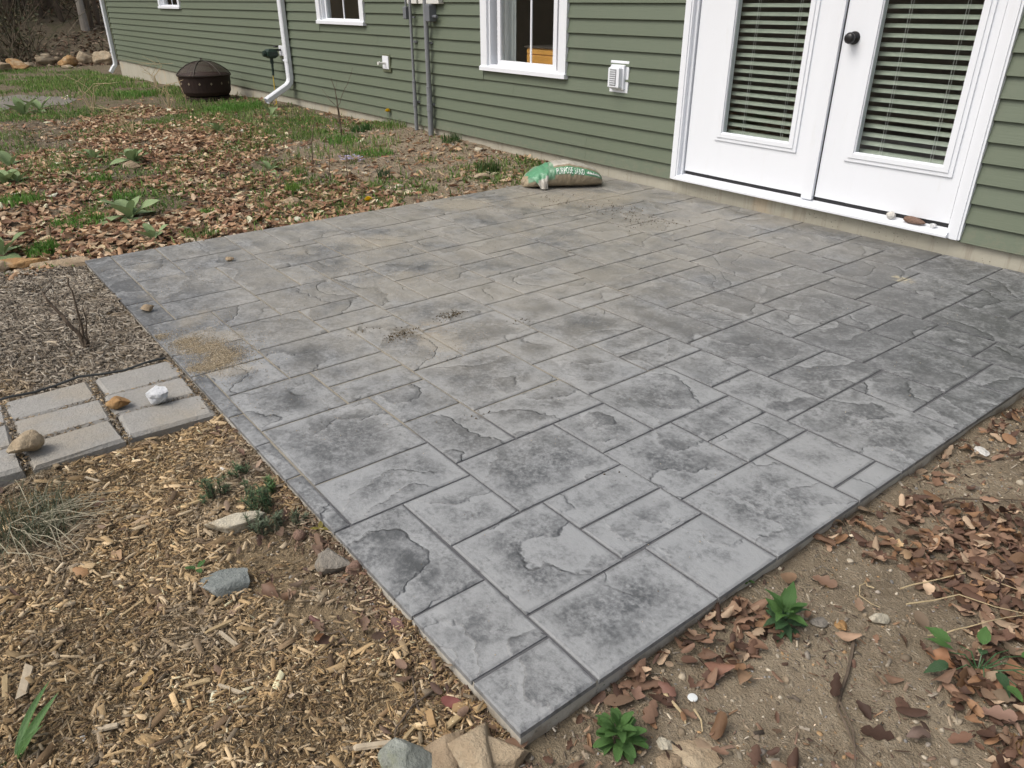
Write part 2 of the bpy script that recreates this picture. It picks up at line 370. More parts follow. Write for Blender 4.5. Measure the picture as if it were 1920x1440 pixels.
def m_glass():
    M = Mat('window_glass'); t = M.t
    tr = M.n('BsdfTransparent', {'Color': (.93, .95, .94, 1)}); gl = M.n('BsdfGlossy', {'Color': (1, 1, 1, 1), 'Roughness': .015})
    fr = M.n('Fresnel', {'IOR': 1.5}); mx = M.n('MixShader', {0: M.math('MULTIPLY', M.math('MULTIPLY', fr.outputs[0], 1.3, clamp=True), M.math('SUBTRACT', 1., M.n('NewGeometry').outputs['Backfacing']))})
    t.links.new(tr.outputs[0], mx.inputs[1]); t.links.new(gl.outputs[0], mx.inputs[2]); t.links.new(mx.outputs[0], M.out.inputs[0]); return M.m
def m_mesh_screen():
    M = Mat('spark_screen'); po = M.objc()
    tr = M.n('BsdfTransparent'); mx = M.n('MixShader', {0: .62})
    M.p(Base_Color=M.mix(M.noise(po, 9, 4), C3((.02, .011, .008)), C3((.055, .028, .018))), Roughness=.7)
    M.t.links.new(tr.outputs[0], mx.inputs[1]); M.t.links.new(M.b.outputs[0], mx.inputs[2]); M.t.links.new(mx.outputs[0], M.out.inputs[0]); return M.m

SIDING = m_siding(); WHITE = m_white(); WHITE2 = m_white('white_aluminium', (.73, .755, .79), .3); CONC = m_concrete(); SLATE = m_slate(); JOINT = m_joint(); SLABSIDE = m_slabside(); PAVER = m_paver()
GLASS = m_glass(); DARK = simple('black_rubber', (.012, .012, .014), .6); BLACKM = simple('black_bronze', (.012, .011, .012), .32, .5)
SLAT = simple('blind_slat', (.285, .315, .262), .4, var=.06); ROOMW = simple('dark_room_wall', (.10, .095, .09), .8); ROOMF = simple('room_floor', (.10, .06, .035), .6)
PVC = simple('grey_conduit', (.20, .21, .22), .45, var=.1); PVCD = simple('grey_box', (.145, .155, .17), .45, var=.1); OFFW = simple('offwhite_box', (.62, .62, .58), .45, var=.05)
GREENTRIM = simple('green_trim', (.115, .128, .078), .45); CORD = simple('blind_cord', (.5, .5, .48), .7)
RUST = simple('rusted_steel', (.026, .014, .010), .7, .35, var=.5, scale=14, bump=.003); SCREEN = m_mesh_screen(); RIMM = simple('dull_steel', (.035, .027, .022), .5, metal=.4, var=.3)
DKGREEN = simple('dark_green_plastic', (.012, .028, .02), .4); YELLOW = simple('yellow_hose', (.52, .36, .05), .5)
CHIP = m_vcol('wood_chip', .8, .2, 40., .45, 0, .003); LITTER = m_vcol('dry_leaf', .65, .25, 55., .4, .18, .002); GRASS = m_vcol('grass_blade', .5, .3, 30., .25, .3, 0); PEB = m_vcol('pebble', .8, .25, 90., .35, 0, .002); TWIG = m_vcol('twig_bark', .85, .2, 80., .4, 0, .002)
SOIL = m_soil()
MULL = m_leaf('mullein_leaf', (.185, .27, .105), (.29, .37, .19), .85, .2, (.36, .44, .27)); WEED = m_leaf('weed_leaf', (.06, .15, .034), (.12, .24, .06), .5, .3, (.12, .24, .08)); WEEDD = m_leaf('dark_weed_leaf', (.035, .085, .032), (.07, .15, .055), .45, .25, (.1, .18, .08))
LAV = m_vcol('lavender_needle', .6, .25, 30., .2, .15, 0); BARK = simple('bark', (.11, .085, .062), .9, .2, var=.4, scale=30, bump=.006, bscale=40)
SANDM = simple('loose_sand', (.43, .36, .25), .95, .15, var=.3, scale=90, bump=.006, bscale=260)

# ------------------------------------------------------------------ ground sheet
def zone_poly(pts):
    return np.array([ground(*p)[:2] for p in pts])
def inside(poly, x, y):
    r = np.zeros(len(x), bool); n = len(poly); j = n-1
    for i in range(n):
        xi, yi = poly[i]; xj, yj = poly[j]
        c = ((yi > y) != (yj > y)) & (x < (xj-xi)*(y-yi)/(yj-yi+1e-12)+xi); r ^= c; j = i
    return r
def fbm(x, y, s, seed=0):
    """cheap smooth value noise, vectorised"""
    x = np.asarray(x)*s+seed*17.3; y = np.asarray(y)*s+seed*9.1; out = 0; amp = .5
    for o in range(4):
        xi = np.floor(x); yi = np.floor(y); xf = x-xi; yf = y-yi; u = xf*xf*(3-2*xf); v = yf*yf*(3-2*yf)
        def h(a, b):
            q = np.sin(a*127.1+b*311.7+seed*7.7)*43758.5453; return q-np.floor(q)
        out = out+amp*((h(xi, yi)*(1-u)+h(xi+1, yi)*u)*(1-v)+(h(xi, yi+1)*(1-u)+h(xi+1, yi+1)*u)*v); x = x*2.03+5; y = y*2.03+3; amp *= .5
    return out/.9375
def axis(a, b, lo, hi, step, far):
    mid = np.arange(a, b, step); L = []; s = step; v = a
    while v > lo: s *= 1.16; v -= s; L.append(max(v, lo))
    Rr = []; s = step; v = mid[-1]
    while v < hi: s *= 1.16; v += s; Rr.append(min(v, hi))
    return np.array(L[::-1]+list(mid)+Rr)
gx = axis(-7.5, .6, -300, 300, .035, 0); gy = axis(-.9, 4.0, -300, 300, .035, 0)
gx = np.unique(np.concatenate([gx[(gx < -34) | (gx > -9)], np.arange(-34, -9, .3)])); gy = np.unique(np.concatenate([gy[(gy < -7) | (gy > -2.4)], np.arange(-7, -2.4, .35), np.arange(6.2, 12, .5)]))
X, Y = np.meshgrid(gx, gy, indexing='ij')
near_b = (1-sstep(5, 9, np.abs(X+3)))*(1-sstep(3.5, 7, np.abs(Y-1.5)))
Z = gz(X, Y)+(fbm(X, Y, 3.1, 1)-.5)*.045*near_b+(fbm(X, Y, 11, 2)-.5)*.028*near_b+(fbm(X, Y, .9, 5)-.5)*.06*sstep(-6, -12, X)
under = ((X > PX0+.05) & (X < PX1-.05) & (Y > PY0+.05) & (Y < 4.6)); Z = np.where(under, Z-.08, Z)
Z = np.where((Y > 4.4) & (X > -19) & (X < 7), Z-.25, Z)
mulchw = sstep(.85, .5, Y)*sstep(-4.75, -4.45, X)*sstep(-.62, -.85, X)
dirtw = np.maximum(sstep(-.9, -.6, X), sstep(-9.5, -6.2, X)*sstep(1.6, 2.8, Y-(X+5)*-.25))
cc = np.stack([mulchw.ravel(), dirtw.ravel(), 0*X.ravel()], 1)
nx, ny = X.shape; idx = np.arange(nx*ny).reshape(nx, ny)
GF = np.stack([idx[:-1, :-1].ravel(), idx[1:, :-1].ravel(), idx[1:, 1:].ravel(), idx[:-1, 1:].ravel()], 1)
gnd = add('ground', np.stack([X.ravel(), Y.ravel(), Z.ravel()], 1), GF, SOIL, smooth=True, origin=(0, 0, 0), cols=cc)
tag(gnd, 'bare brown soil around the patio and under the mulch', kind='structure')
_gxi = gx; _gyi = gy; _gz = Z
def gsurf(x, y):
    """height of the built ground sheet"""
    x = np.asarray(x, float); y = np.asarray(y, float)
    i = np.clip(np.searchsorted(_gxi, x)-1, 0, len(_gxi)-2); j = np.clip(np.searchsorted(_gyi, y)-1, 0, len(_gyi)-2)
    u = (x-_gxi[i])/(_gxi[i+1]-_gxi[i]); v = (y-_gyi[j])/(_gyi[j+1]-_gyi[j])
    return (_gz[i, j]*(1-u)+_gz[i+1, j]*u)*(1-v)+(_gz[i, j+1]*(1-u)+_gz[i+1, j+1]*u)*v

# ------------------------------------------------------------------ patio
STONES = """46 48 0 3|43 46 0 3|38 43 0 3|38 41 3 6|41 45 3 7|45 48 3 8|28 31 0 1|31 34 0 1|34 38 0 1|23 28 0 1|0 11 0 2|11 15 0 2|15 20 0 4|20 23 0 4|23 26 1 4|26 30 1 5
26 28 5 9|28 30 5 9|22 26 4 9|30 35 1 6|35 38 1 6|30 33 6 9|33 37 6 9|37 41 6 11|34 37 9 14|29 34 9 14|32 36 14 18|29 32 14 17|37 40 11 14|36 40 14 19|40 44 11 15
41 43 7 11|43 45 7 11|45 48 8 11|44 48 11 16|44 47 16 19|47 48 16 19|40 42 15 19|42 44 15 19|43 48 19 24|39 43 19 22|36 39 19 22|32 34 18 22|34 36 18 22|28 32 17 22
40 43 22 27|43 46 24 27|46 48 24 29|35 40 22 27|38 42 27 31|42 46 27 32|35 38 27 30|38 40 31 35|40 42 31 35|42 45 32 35|41 46 35 39|34 37 35 38|37 41 35 39|37 41 39 43|33 37 38 43
34 38 30 35|31 34 30 33|31 34 33 38|29 33 38 41|30 33 41 46|33 36 43 46|36 40 43 48|25 30 41 46|26 31 33 38|26 29 38 41|22 26 36 41|23 26 33 36|19 23 33 36|19 23 28 33|23 25 29 33|25 27 29 33
27 31 30 33|27 31 25 30|23 27 25 29|20 23 25 28|31 35 25 27|31 35 27 30|28 35 22 25|24 26 21 25|26 28 21 25|20 24 20 25|21 24 17 20|24 28 17 21|25 29 12 17|21 25 12 17|22 29 9 12
14 18 7 12|18 20 8 12|20 22 8 12|18 22 4 8|15 18 4 7|12 15 2 7|7 12 2 7|7 14 7 10|10 14 10 12|6 10 10 15|0 3 2 5|3 7 2 5|0 4 5 10|4 7 5 10|0 6 10 13|0 5 13 18|5 10 15 18|5 10 18 23|10 13 20 23
10 13 15 20|10 14 12 15|13 17 15 20|14 21 12 15|17 21 15 17|17 21 17 20|17 20 20 25|13 17 20 23|13 16 23 28|16 20 25 28|5 8 23 26|8 13 23 26|41 44 39 43|44 48 39 44|40 44 43 48|0 5 18 23|0 5 23 27|5 10 26 31
0 5 27 32|0 4 32 37|4 10 31 35|10 13 26 31|13 19 28 32|10 13 31 35|13 15 32 36|15 19 32 36|4 8 35 40|8 12 35 39|12 17 36 40|0 4 37 42|4 9 40 44|9 12 39 44|12 16 40 44|16 20 40 44|17 20 36 40|20 22 36 41|0 4 42 48|4 9 44 48|9 14 44 48|14 18 44 48|18 21 44 48|21 25 44 48|20 25 41 44|25 30 46 48|30 36 46 48|44 48 44 48|45 48 32 35|46 48 29 32|46 48 35 39"""
def layout():
    G = -np.ones((48, 48), int); out = []
    for r in STONES.replace('\n', '|').split('|'):
        a, b, c, d = map(int, r.split())
        if (G[a:b, c:d] >= 0).any(): continue
        G[a:b, c:d] = len(out); out.append((a, b, c, d))
    for i in range(48):
        for j in range(48):
            if G[i, j] >= 0: continue
            h = 0
            while h < 4 and j+h < 48 and G[i, j+h] < 0: h += 1
            w = 0
            while w < 5 and i+w < 48 and (G[i+w, j:j+h] < 0).all(): w += 1
            G[i:i+w, j:j+h] = len(out); out.append((i, i+w, j, j+h))
    return out
FT = .3048
def U2x(i): return PX0+(0 if i == 0 else 12 if i == 48 else i*.25)*FT
def V2y(j): return PY0+(0 if j == 0 else 12 if j == 48 else j*.25-.09)*FT
mb = MB(); b_ = .004
patio = MB().box(PX0+b_, PX1-b_, PY0+b_, PY1, -.13, -.0050).V
patio = add('patio', patio, [(3, 2, 1, 0), (4, 5, 6, 7), (0, 1, 5, 4), (1, 2, 6, 5), (2, 3, 7, 6), (3, 0, 4, 7)], [SLABSIDE, JOINT], origin=(PX0, PY0, 0), matidx=[0, 1, 0, 0, 0, 0])
tag(patio, 'square patio of grey stamped concrete in a slate ashlar pattern', kind='structure')
TONE = {}
for k, (a, b, c, d) in enumerate(layout()):
    x0, x1, y0, y1 = U2x(a), U2x(b), V2y(c), V2y(d)
    gp = .0036
    bl, br, bb, bt = a == 0, b == 48, c == 0, d == 48
    x0 += 0 if bl else gp; x1 -= 0 if br else gp; y0 += 0 if bb else gp; y1 -= 0 if bt else gp
    w, h = x1-x0, y1-y0; mn = min(w, h); ins = [(0, -.010 if not (bl or br or bb or bt) else -.014), (0, -.0022), (.005, -.0004), (min(.13, mn*.42), .0)]
    V = []; ed = []
    t1, t2 = rs.normal(0, .0009, 2); jit = rs.normal(0, .0012, (4, 2))
    for r, (q, zz) in enumerate(ins):
        for ci, (cx, cy) in enumerate(((x0+q, y0+q), (x1-q, y0+q), (x1-q, y1-q), (x0+q, y1-q))):
            jx, jy = (jit[ci] if r < 3 else (0, 0))
            if (bl and cx < x0+.02) or (br and cx > x1-.02): jx = 0
            if (bb and cy < y0+.02) or (bt and cy > y1-.02): jy = 0
            V.append((cx+jx, cy+jy, zz+(t1*(cx-(x0+x1)/2)/.3+t2*(cy-(y0+y1)/2)/.3 if r >= 2 else 0))); ed.append(0 if r < 2 else q)
    F = [(12, 13, 14, 15)]
    for r in range(3):
        for i in range(4): j = (i+1) % 4; F.append((r*4+i, r*4+j, r*4+4+j, r*4+4+i))
    u, v = (a+b)/8, (c+d)/8
    tone = .37 + rs.normal(0, .05)
    tone -= .12*float(sstep(5.0, 8.5, v)) * float(sstep(3.0, 7.0, u))          # the deeper stain near the door
    tone -= .04*float(sstep(4.0, 1.0, u))
    if c == 0 and d <= 2: tone -= .34
    if u > 9 and v > .7 and v < 5.5: tone += .10
    tone = {(38, 43, 0, 3): .2, (43, 46, 0, 3): .42, (46, 48, 0, 3): .46, (35, 38, 1, 6): .66, (38, 41, 3, 6): .72, (41, 45, 3, 7): .62, (45, 48, 3, 8): .5, (45, 48, 8, 11): .92, (44, 47, 16, 19): .8, (47, 48, 16, 19): 1.0, (44, 48, 11, 16): .68, (30, 35, 1, 6): .33, (33, 37, 6, 9): .36, (29, 34, 9, 14): .38, (43, 48, 19, 24): .55, (43, 45, 7, 11): .62}.get((a, b, c, d), tone); tone = .35+(tone-.40)*.6
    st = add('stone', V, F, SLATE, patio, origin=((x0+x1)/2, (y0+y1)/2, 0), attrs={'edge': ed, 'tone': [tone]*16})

# ------------------------------------------------------------------ house
house = empty('house', (-8., YW, 0.))
tag(house, 'single storey house clad in sage green vinyl siding with white trim', 'house')
HX0, HX1, HB = -19.1, 7.0, YW+7.2
WIN = [(-15.242, -14.081, 1.097, 2.15), (-9.022, -7.898, .983, 2.15), (-5.815, -4.708, .675, 2.15)]
DOOR = (-3.568, -1.586, .092, 2.28)
fb = MB().box(HX0+.02, HX1-.02, YW+.004, YW+.24, -.9, .098)
fnd = fb.build('foundation', CONC, house)
EXPO = .1016; Z0 = .085; NC = 24
for k in range(NC):
    zb = Z0+k*EXPO; zt = zb+EXPO+.004
    cuts = []
    for (a, b, z0, z1) in WIN+[DOOR]:
        if zt > z0+.012 and zb < z1: cuts.append((a+.012, b-.012))
    xs = [HX0]+[v for c in sorted(cuts) for v in c]+[HX1]
    for s in range(0, len(xs), 2):
        x0, x1 = xs[s], xs[s+1]
        sag = rs.normal(0, .0006)
        prof = [(YW+.010, zt), (YW-.0015, zt), (YW-.0225+sag, zb+.0015), (YW-.0215+sag, zb), (YW-.0150, zb), (YW+.004, zb+.004), (YW+.010, zb+.006)]
        sx = [x0]; q_ = HX0+((k//2)*1.37) % 3.66
        while q_ < x1:
            if q_ > x0+.3 and q_ < x1-.3: sx.append(q_)
            q_ += 3.66
        sx.append(x1)
        for i_ in range(len(sx)-1):
            lp = .0012 if i_ % 2 else 0.
            MB().ext_x([(y-lp, z-lp*.3) for y, z in prof], sx[i_]-(.02 if i_ else 0), sx[i_+1]).build('siding_board', SIDING, house)
    for (a, b, z0, z1) in WIN:      # the course cut to fit under a window
        if zt > z0+.012 and zb < z0-.012:
            zc = z0+.006; yc_ = YW-.0015-.011*(zt-zc)/(zt-zb)
            MB().ext_x([(YW+.010, zc), (yc_, zc), (YW-.0185, zb+.0015), (YW-.0175, zb), (YW-.0150, zb), (YW+.004, zb+.004), (YW+.010, zb+.006)], a+.012, b-.012).build('siding_board', SIDING, house)
# far corner post, gable end and the rest of the shell
MB().box(HX0-.03, HX0+.075, YW-.022, YW+.11, Z0-.005, 2.53).build('corner_post', GREENTRIM, house)
MB().box(HX0-.004, HX0+.01, YW+.11, HB, Z0, 2.53).build('gable_wall', SIDING, house)
MB().box(HX1-.01, HX1+.01, YW-.01, HB, -.1, 2.53).build('gable_wall', SIDING, house)
MB().box(HX0, HX1, HB-.1, HB, -.1, 2.53).build('back_wall', SIDING, house)
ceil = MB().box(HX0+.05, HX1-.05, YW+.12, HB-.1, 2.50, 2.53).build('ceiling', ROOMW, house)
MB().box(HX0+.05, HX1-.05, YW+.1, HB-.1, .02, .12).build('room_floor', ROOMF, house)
# inner wall lining with the openings left free
xs = [HX0+.05]+[v for c in sorted([(a+.03, b-.03) for a, b, _, _ in WIN]+[(DOOR[0]+.03, DOOR[1]-.03)]) for v in c]+[HX1-.05]
lin = MB()
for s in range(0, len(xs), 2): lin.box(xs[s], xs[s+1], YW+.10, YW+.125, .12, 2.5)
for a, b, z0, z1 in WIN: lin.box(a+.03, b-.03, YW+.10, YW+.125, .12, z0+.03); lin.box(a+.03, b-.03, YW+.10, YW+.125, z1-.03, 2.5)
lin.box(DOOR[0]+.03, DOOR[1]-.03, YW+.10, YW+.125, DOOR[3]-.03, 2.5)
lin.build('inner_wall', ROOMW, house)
MB().box(-7.2, -7.1, YW+.13, HB-.1, .12, 2.5).build('partition', ROOMW, house); MB().box(HX0+.05, HX1-.05, YW+3.9, YW+4.0, .12, 2.5).build('partition', ROOMW, house)
rf = MB(); ov = .42
rf.poly([(HX0-.3, YW-ov, 2.52), (HX1+.3, YW-ov, 2.52), (HX1+.3, YW+3.6, 4.2), (HX0-.3, YW+3.6, 4.2), (HX0-.3, YW-ov, 2.62), (HX1+.3, YW-ov, 2.62), (HX1+.3, YW+3.6, 4.3), (HX0-.3, YW+3.6, 4.3), (HX0-.3, HB+ov, 2.52), (HX1+.3, HB+ov, 2.52), (HX0-.3, HB+ov, 2.62), (HX1+.3, HB+ov, 2.62)],
        [(0, 3, 2, 1), (4, 5, 6, 7), (0, 1, 5, 4), (7, 6, 11, 10), (3, 8, 9, 2), (8, 10, 11, 9), (0, 4, 7, 3), (1, 2, 6, 5), (3, 7, 10, 8), (2, 9, 11, 6)])
roof = rf.build('roof', simple('shingle', (.07, .07, .072), .9, var=.4, scale=25), house)
MB().box(HX0-.3, HX1+.3, YW-ov-.12, YW-ov, 2.49, 2.61).build('gutter', WHITE2, roof)
# --- double door
def rect_frame(x0, x1, z0, z1, wl, wr, wb, wt, y0, y1, bev=.004):
    m = MB(); m.box(x0, x0+wl, y0, y1, z0, z1, bev); m.box(x1-wr, x1, y0, y1, z0, z1, bev)
    if wb: m.box(x0+wl, x1-wr, y0+.001, y1, z0, z0+wb, bev)
    if wt: m.box(x0+wl, x1-wr, y0+.001, y1, z1-wt, z1, bev)
    return m
dm = MB()
for x0, x1 in ((DOOR[0], DOOR[0]+.062), (DOOR[1]-.062, DOOR[1])):
    dm.box(x0, x1, YW-.034, YW+.012, DOOR[2], DOOR[3], .005); dm.box(x0+.012, x1-.012, YW-.040, YW-.034, DOOR[2]+.001, DOOR[3], .003)
dm.box(DOOR[0]+.062, DOOR[1]-.062, YW-.034, YW+.012, DOOR[3]-.062, DOOR[3], .005)
dframe = dm.build('door_frame', WHITE, house)
jm = MB(); jm.box(DOOR[0]+.058, DOOR[0]+.082, YW-.004, YW+.11, .10, 2.2); jm.box(DOOR[1]-.082, DOOR[1]-.058, YW-.004, YW+.11, .10, 2.2); jm.box(DOOR[0]+.058, DOOR[1]-.058, YW-.004, YW+.11, 2.19, 2.218)
jm.build('jamb', WHITE, dframe)
# sill with a step and a sloping nose
MB().ext_x([(YW+.11, .135), (YW+.012, .135), (YW+.004, .131), (YW-.045, .124), (YW-.056, .112), (YW-.056, .100), (YW-.050, .096), (YW+.11, .096)], DOOR[0]+.062, DOOR[1]-.062).build('sill', WHITE2, dframe)
GL = [(-3.201, -2.694), (-2.274, -1.770)]; SL = [(-3.478, -2.545), (-2.470, -1.676)]
GZ0, GZ1 = .443, 2.0; YS = YW+.012          # YS: front face of the slabs
for di, ((sx0, sx1), (gx0, gx1)) in enumerate(zip(SL, GL)):
    # slab as a frame round the glass
    m = MB(); m.box(sx0, gx0, YS, YS+.044, .158, 2.19, .002); m.box(gx1, sx1, YS, YS+.044, .158, 2.19, .002); m.box(gx0, gx1, YS+.0005, YS+.044, .158, GZ0, 0); m.box(gx0, gx1, YS+.0005, YS+.044, GZ1, 2.19, 0)
    door = m.build('door', WHITE, house)
    # raised lite frame with a stepped moulding
    for q, (o, yy, ww) in enumerate(((.052, .010, .030), (.030, .016, .030), (.008, .007, .014))):
        rect_frame(gx0-o, gx1+o, GZ0-o, GZ1+o, ww, ww, ww, ww, YS-yy, YS+.001, .003).build('lite_moulding', WHITE, door)
    MB().box(gx0-.002, gx1+.002, YS+.012, YS+.016, GZ0-.002, GZ1+.002).build('glass', GLASS, door)
    sweep = MB().box(sx0+.003, sx1-.003, YS+.006, YS+.040, .1362, .1575).build('door_sweep', DARK, door)
    # blind: each slat on its own, cords in front
    ns = int((GZ1-GZ0+.02)/.0465)
    dy, dz = .0155*math.cos(math.radians(38)), .0155*math.sin(math.radians(38)); yc = YS+.070
    pr = []
    for t in np.linspace(-1, 1, 6): pr.append((yc+t*dy, t*dz+.004*(1-t*t)))
    pr = pr+[(y+.0005, z-.0022) for y, z in pr[::-1]]
    base_me = None
    for s in range(ns):
        zc = GZ0-.006+s*.0465+.012+rs.normal(0, .0007)
        if base_me is None:
            o = MB().ext_x([(y, z+zc) for y, z in pr], gx0-.035, gx1+.035).build('slat', SLAT, door, origin=((gx0+gx1)/2, yc, zc)); base_me = o.data
        else:
            o = bpy.data.objects.new('slat', base_me); COL.objects.link(o); o.parent = door; o.location = np.array([(gx0+gx1)/2, yc, zc])-wori(door); o.rotation_euler[1] = rs.normal(0, .0012); o.rotation_euler[0] = rs.normal(0, .02)
    for fx in (.24, .80):
        cx = gx0+(gx1-gx0)*fx
        m = MB(); m.tube([(cx, yc-.026, GZ0-.02), (cx, yc-.026, GZ1)], .0011, 4); m.tube([(cx+.012, yc-.024, GZ0-.02), (cx+.012, yc-.024, GZ1)], .0008, 4); m.build('blind_cord', CORD, door)
    if di == 1:
        kx, kz = -2.405, 1.035
        MB().lathe((kx, YS, kz), [(.001, -.066), (.016, -.066), (.027, -.058), (.030, -.047), (.026, -.036), (.014, -.028), (.012, -.012), (.033, -.010), (.034, -.001), (.034, .0)], 24, 'y').build('knob', BLACKM, door, smooth=True)
MB().box(-2.548, -2.478, YS-.022, YS+.002, .137, 2.19, .006).build('astragal', WHITE, house)
MB().box(-2.478, -2.468, YS+.010, YS+.03, .137, 2.19).build('door_seal', DARK, house)
# --- windows
def window(x0, x1, z0, z1, px0, px1, pz0, munt, label):
    w = rect_frame(x0, x1, z0, z1, .088, .088, .036, .088, YW-.034, YW+.012, .004).build('window', WHITE, house); w['label'] = label
    sl = MB(); sl.ext_x([(YW+.012, z0+.0355), (YW-.030, z0+.0355), (YW-.048, z0+.026), (YW-.048, z0-.004), (YW-.02, z0-.006), (YW+.012, z0-.004)], x0-.006, x1+.006); sl.build('sill', WHITE, w)
    rect_frame(x0+.086, x1-.086, z0+.034, z1-.086, .026, .026, .012, .026, YW-.012, YW+.10, .002).build('jamb', WHITE, w)
    rect_frame(px0-.040, px1+.040, pz0-.042, z1-.12, .042, .042, .042, .042, YW+.022, YW+.058, .004).build('sash', WHITE, w)
    MB().box(px0-.002, px1+.002, YW+.038, YW+.042, pz0-.002, z1-.16).build('pane', GLASS, w)
    if munt: MB().box(munt-.009, munt+.009, YW+.030, YW+.0375, pz0, z1-.16).build('muntin', WHITE, w)
    return w
window(*WIN[0], -15.09, -14.235, 1.150, -14.66, 'small far window nearest the house corner')
w2 = window(*WIN[1], -8.868, -8.052, 1.036, -8.46, 'window between the downspout and the conduits')
w3 = window(*WIN[2], -5.605, -4.918, .757, -5.205, 'window between the conduits and the vent cover, curtain and orange furniture inside')
# curtain gathered at the side of the third window
cv = []; cf = []; nseg = 26
for k in range(nseg+1):
    x = -5.78+.235*k/nseg; y = YW+.135+.016*math.sin(k*1.3)
    cv += [(x, y, .5), (x, y+.004, 2.1)]
for k in range(nseg): cf.append((2*k, 2*k+2, 2*k+3, 2*k+1))
add('curtain', cv, cf, simple('grey_curtain', (.44, .46, .47), .9), w3, smooth=True)
cb = empty('wooden_cabinet', (-5.06, YW+.35, .12)); tag(cb, 'honey coloured wooden cabinet seen through the window beside the curtain', 'cabinet')
WOODO = simple('honey_wood', (.62, .30, .06), .45, var=.2, scale=5)
MB().box(-5.40, -4.72, YW+.155, YW+.55, .12, .862, .006).build('body', WOODO, cb)
MB().box(-5.39, -4.73, YW+.142, YW+.155, .815, .85, .003).build('drawer', WOODO, cb); MB().box(-5.39, -4.73, YW+.142, YW+.155, .66, .808, .003).build('drawer', WOODO, cb)
MB().box(-5.42, -4.70, YW+.138, YW+.57, .862, .876, .003).build('top', simple('dark_top', (.05, .04, .035), .4), cb)
# --- downspouts
def downspout(x, top, zel, yend, zend, w, d, label):
    m = MB(); pr = []
    path = [(YW-.022-d/2, top), (YW-.022-d/2, zel+.05), (YW-.035-d/2, zel), (YW-.075-d/2, zel-.04), (yend, zend)]
    vs = []; fs = []
    for i, (y, z) in enumerate(path):
        a = np.array(path[min(i+1, len(path)-1)])-np.array(path[max(i-1, 0)]); a = a/np.linalg.norm(a); nrm = np.array([-a[1], a[0]])
        c = .012
        for (ux, un) in ((-w/2+c, -d/2), (w/2-c, -d/2), (w/2, -d/2+c), (w/2, d/2-c), (w/2-c, d/2), (-w/2+c, d/2), (-w/2, d/2-c), (-w/2, -d/2+c)):
            vs.append((x+ux, y+nrm[0]*un, z+nrm[1]*un))
    n = 8
    for i in range(len(path)-1):
        for k in range(n): j = (k+1) % n; fs.append((i*n+k, i*n+j, i*n+n+j, i*n+n+k))
    fs.append(tuple(range(n))); m.poly(vs, fs)
    o = m.build('downspout', WHITE2, house); o['label'] = label
    for zz in (top*.62, zel+.25): MB().box(x-w/2-.022, x+w/2+.022, YW-.021-d-.004, YW-.021-d-.001, zz, zz+.022).build('strap', WHITE2, o)
    return o
downspout(-9.945, 2.5, .275, 3.86, .075, .095, .07, 'white downspout kicking out over the grass near the fire pit')
downspout(-19.16, 2.5, -.03, 4.08, -.17, .10, .075, 'white downspout at the far house corner')
# --- things fixed to the wall
def wall_box(x0, x1, z0, z1, depth, bev=.004, y=YW-.006): return MB().box(x0, x1, y-depth, y, z0, z1, bev)
v = empty('vent_cover', (-4.137, YW-.012, .616)); tag(v, 'white wall vent cover between the window and the double door', 'vent')
wall_box(-4.228, -4.046, .616, .832, .014).build('base_plate', WHITE, v); MB().box(-4.205, -4.072, YW-.040, YW-.0195, .640, .806, .004).build('collar', WHITE, v); MB().box(-4.196, -4.088, YW-.074, YW-.0395, .648, .792, .010).build('hood', WHITE, v)
MB().box(-4.176, -4.116, YW-.078, YW-.0735, .668, .778, .002).build('grille', simple('vent_grille', (.30, .31, .32), .5, bump=.01, bscale=120), v)
for k in range(7): MB().box(-4.172, -4.120, YW-.0805, YW-.0775, .676+k*.0145, .681+k*.0145).build('louvre', WHITE, v)
def faucet_plate(cx, z0, z1, label, name, hose=False):
    e = empty(name, (cx, YW-.01, z0)); tag(e, label, 'fixture')
    wall_box(cx-.078, cx+.078, z0, z1, .022).build('mounting_block', GREENTRIM, e)
    MB().box(cx-.066, cx+.054, YW-.036, YW-.0275, z0+.030, z1-.018, .003).build('cover_plate', WHITE, e)
    if not hose:
        m = MB(); m.tube([(cx-.01, YW-.034, z0+.088), (cx-.01, YW-.112, z0+.088)], .011, 12); m.tube([(cx-.01, YW-.10, z0+.088), (cx-.01, YW-.122, z0+.088)], .017, 12); m.build('pipe_stub', OFFW, e)
    else:
        m = MB(); m.tube([(cx-.01, YW-.034, z0+.10), (cx-.01, YW-.14, z0+.10)], .013, 10); m.lathe((cx-.01, YW-.10, z0+.128), [(.004, 0), (.030, .006), (.034, .014), (.030, .022), (.004, .026)], 12); m.build('spigot', BLACKM, e)
        m = MB(); m.box(cx-.105, cx+.055, YW-.235, YW-.105, z0+.005, z0+.115, .03); m.tube([(cx-.02, YW-.17, z0+.01), (cx-.02, YW-.17, z0-.06)], .022, 10); m.lathe((cx-.035, YW-.215, z0+.06), [(.002, -.06), (.034, -.055), (.040, -.03), (.03, 0), (.002, .01)], 14, 'y'); m.build('hose_timer', DKGREEN, e)
        zb = float(gz(cx, YW-.2)); m = MB(); m.tube([(cx-.02, YW-.17, z0-.05), (cx-.02, YW-.175, z0-.17), (cx-.018, YW-.18, z0-.20)], .015, 10); m.build('connector', DKGREEN, e)
        m = MB(); m.tube([(cx-.018, YW-.18, z0-.19), (cx-.012, YW-.185, z0-.34), (cx, YW-.19, zb+.02), (cx+.06, YW-.24, zb+.012)], .0075, 8); m.build('hose', YELLOW, e)
    return e
faucet_plate(-7.49, .548, .722, 'green and white wall plate with a stub pipe left of the conduits', 'pipe_outlet')
faucet_plate(-10.17, .548, .718, 'outdoor tap with dark green hose timer and yellow hose by the downspout', 'hose_tap', True)
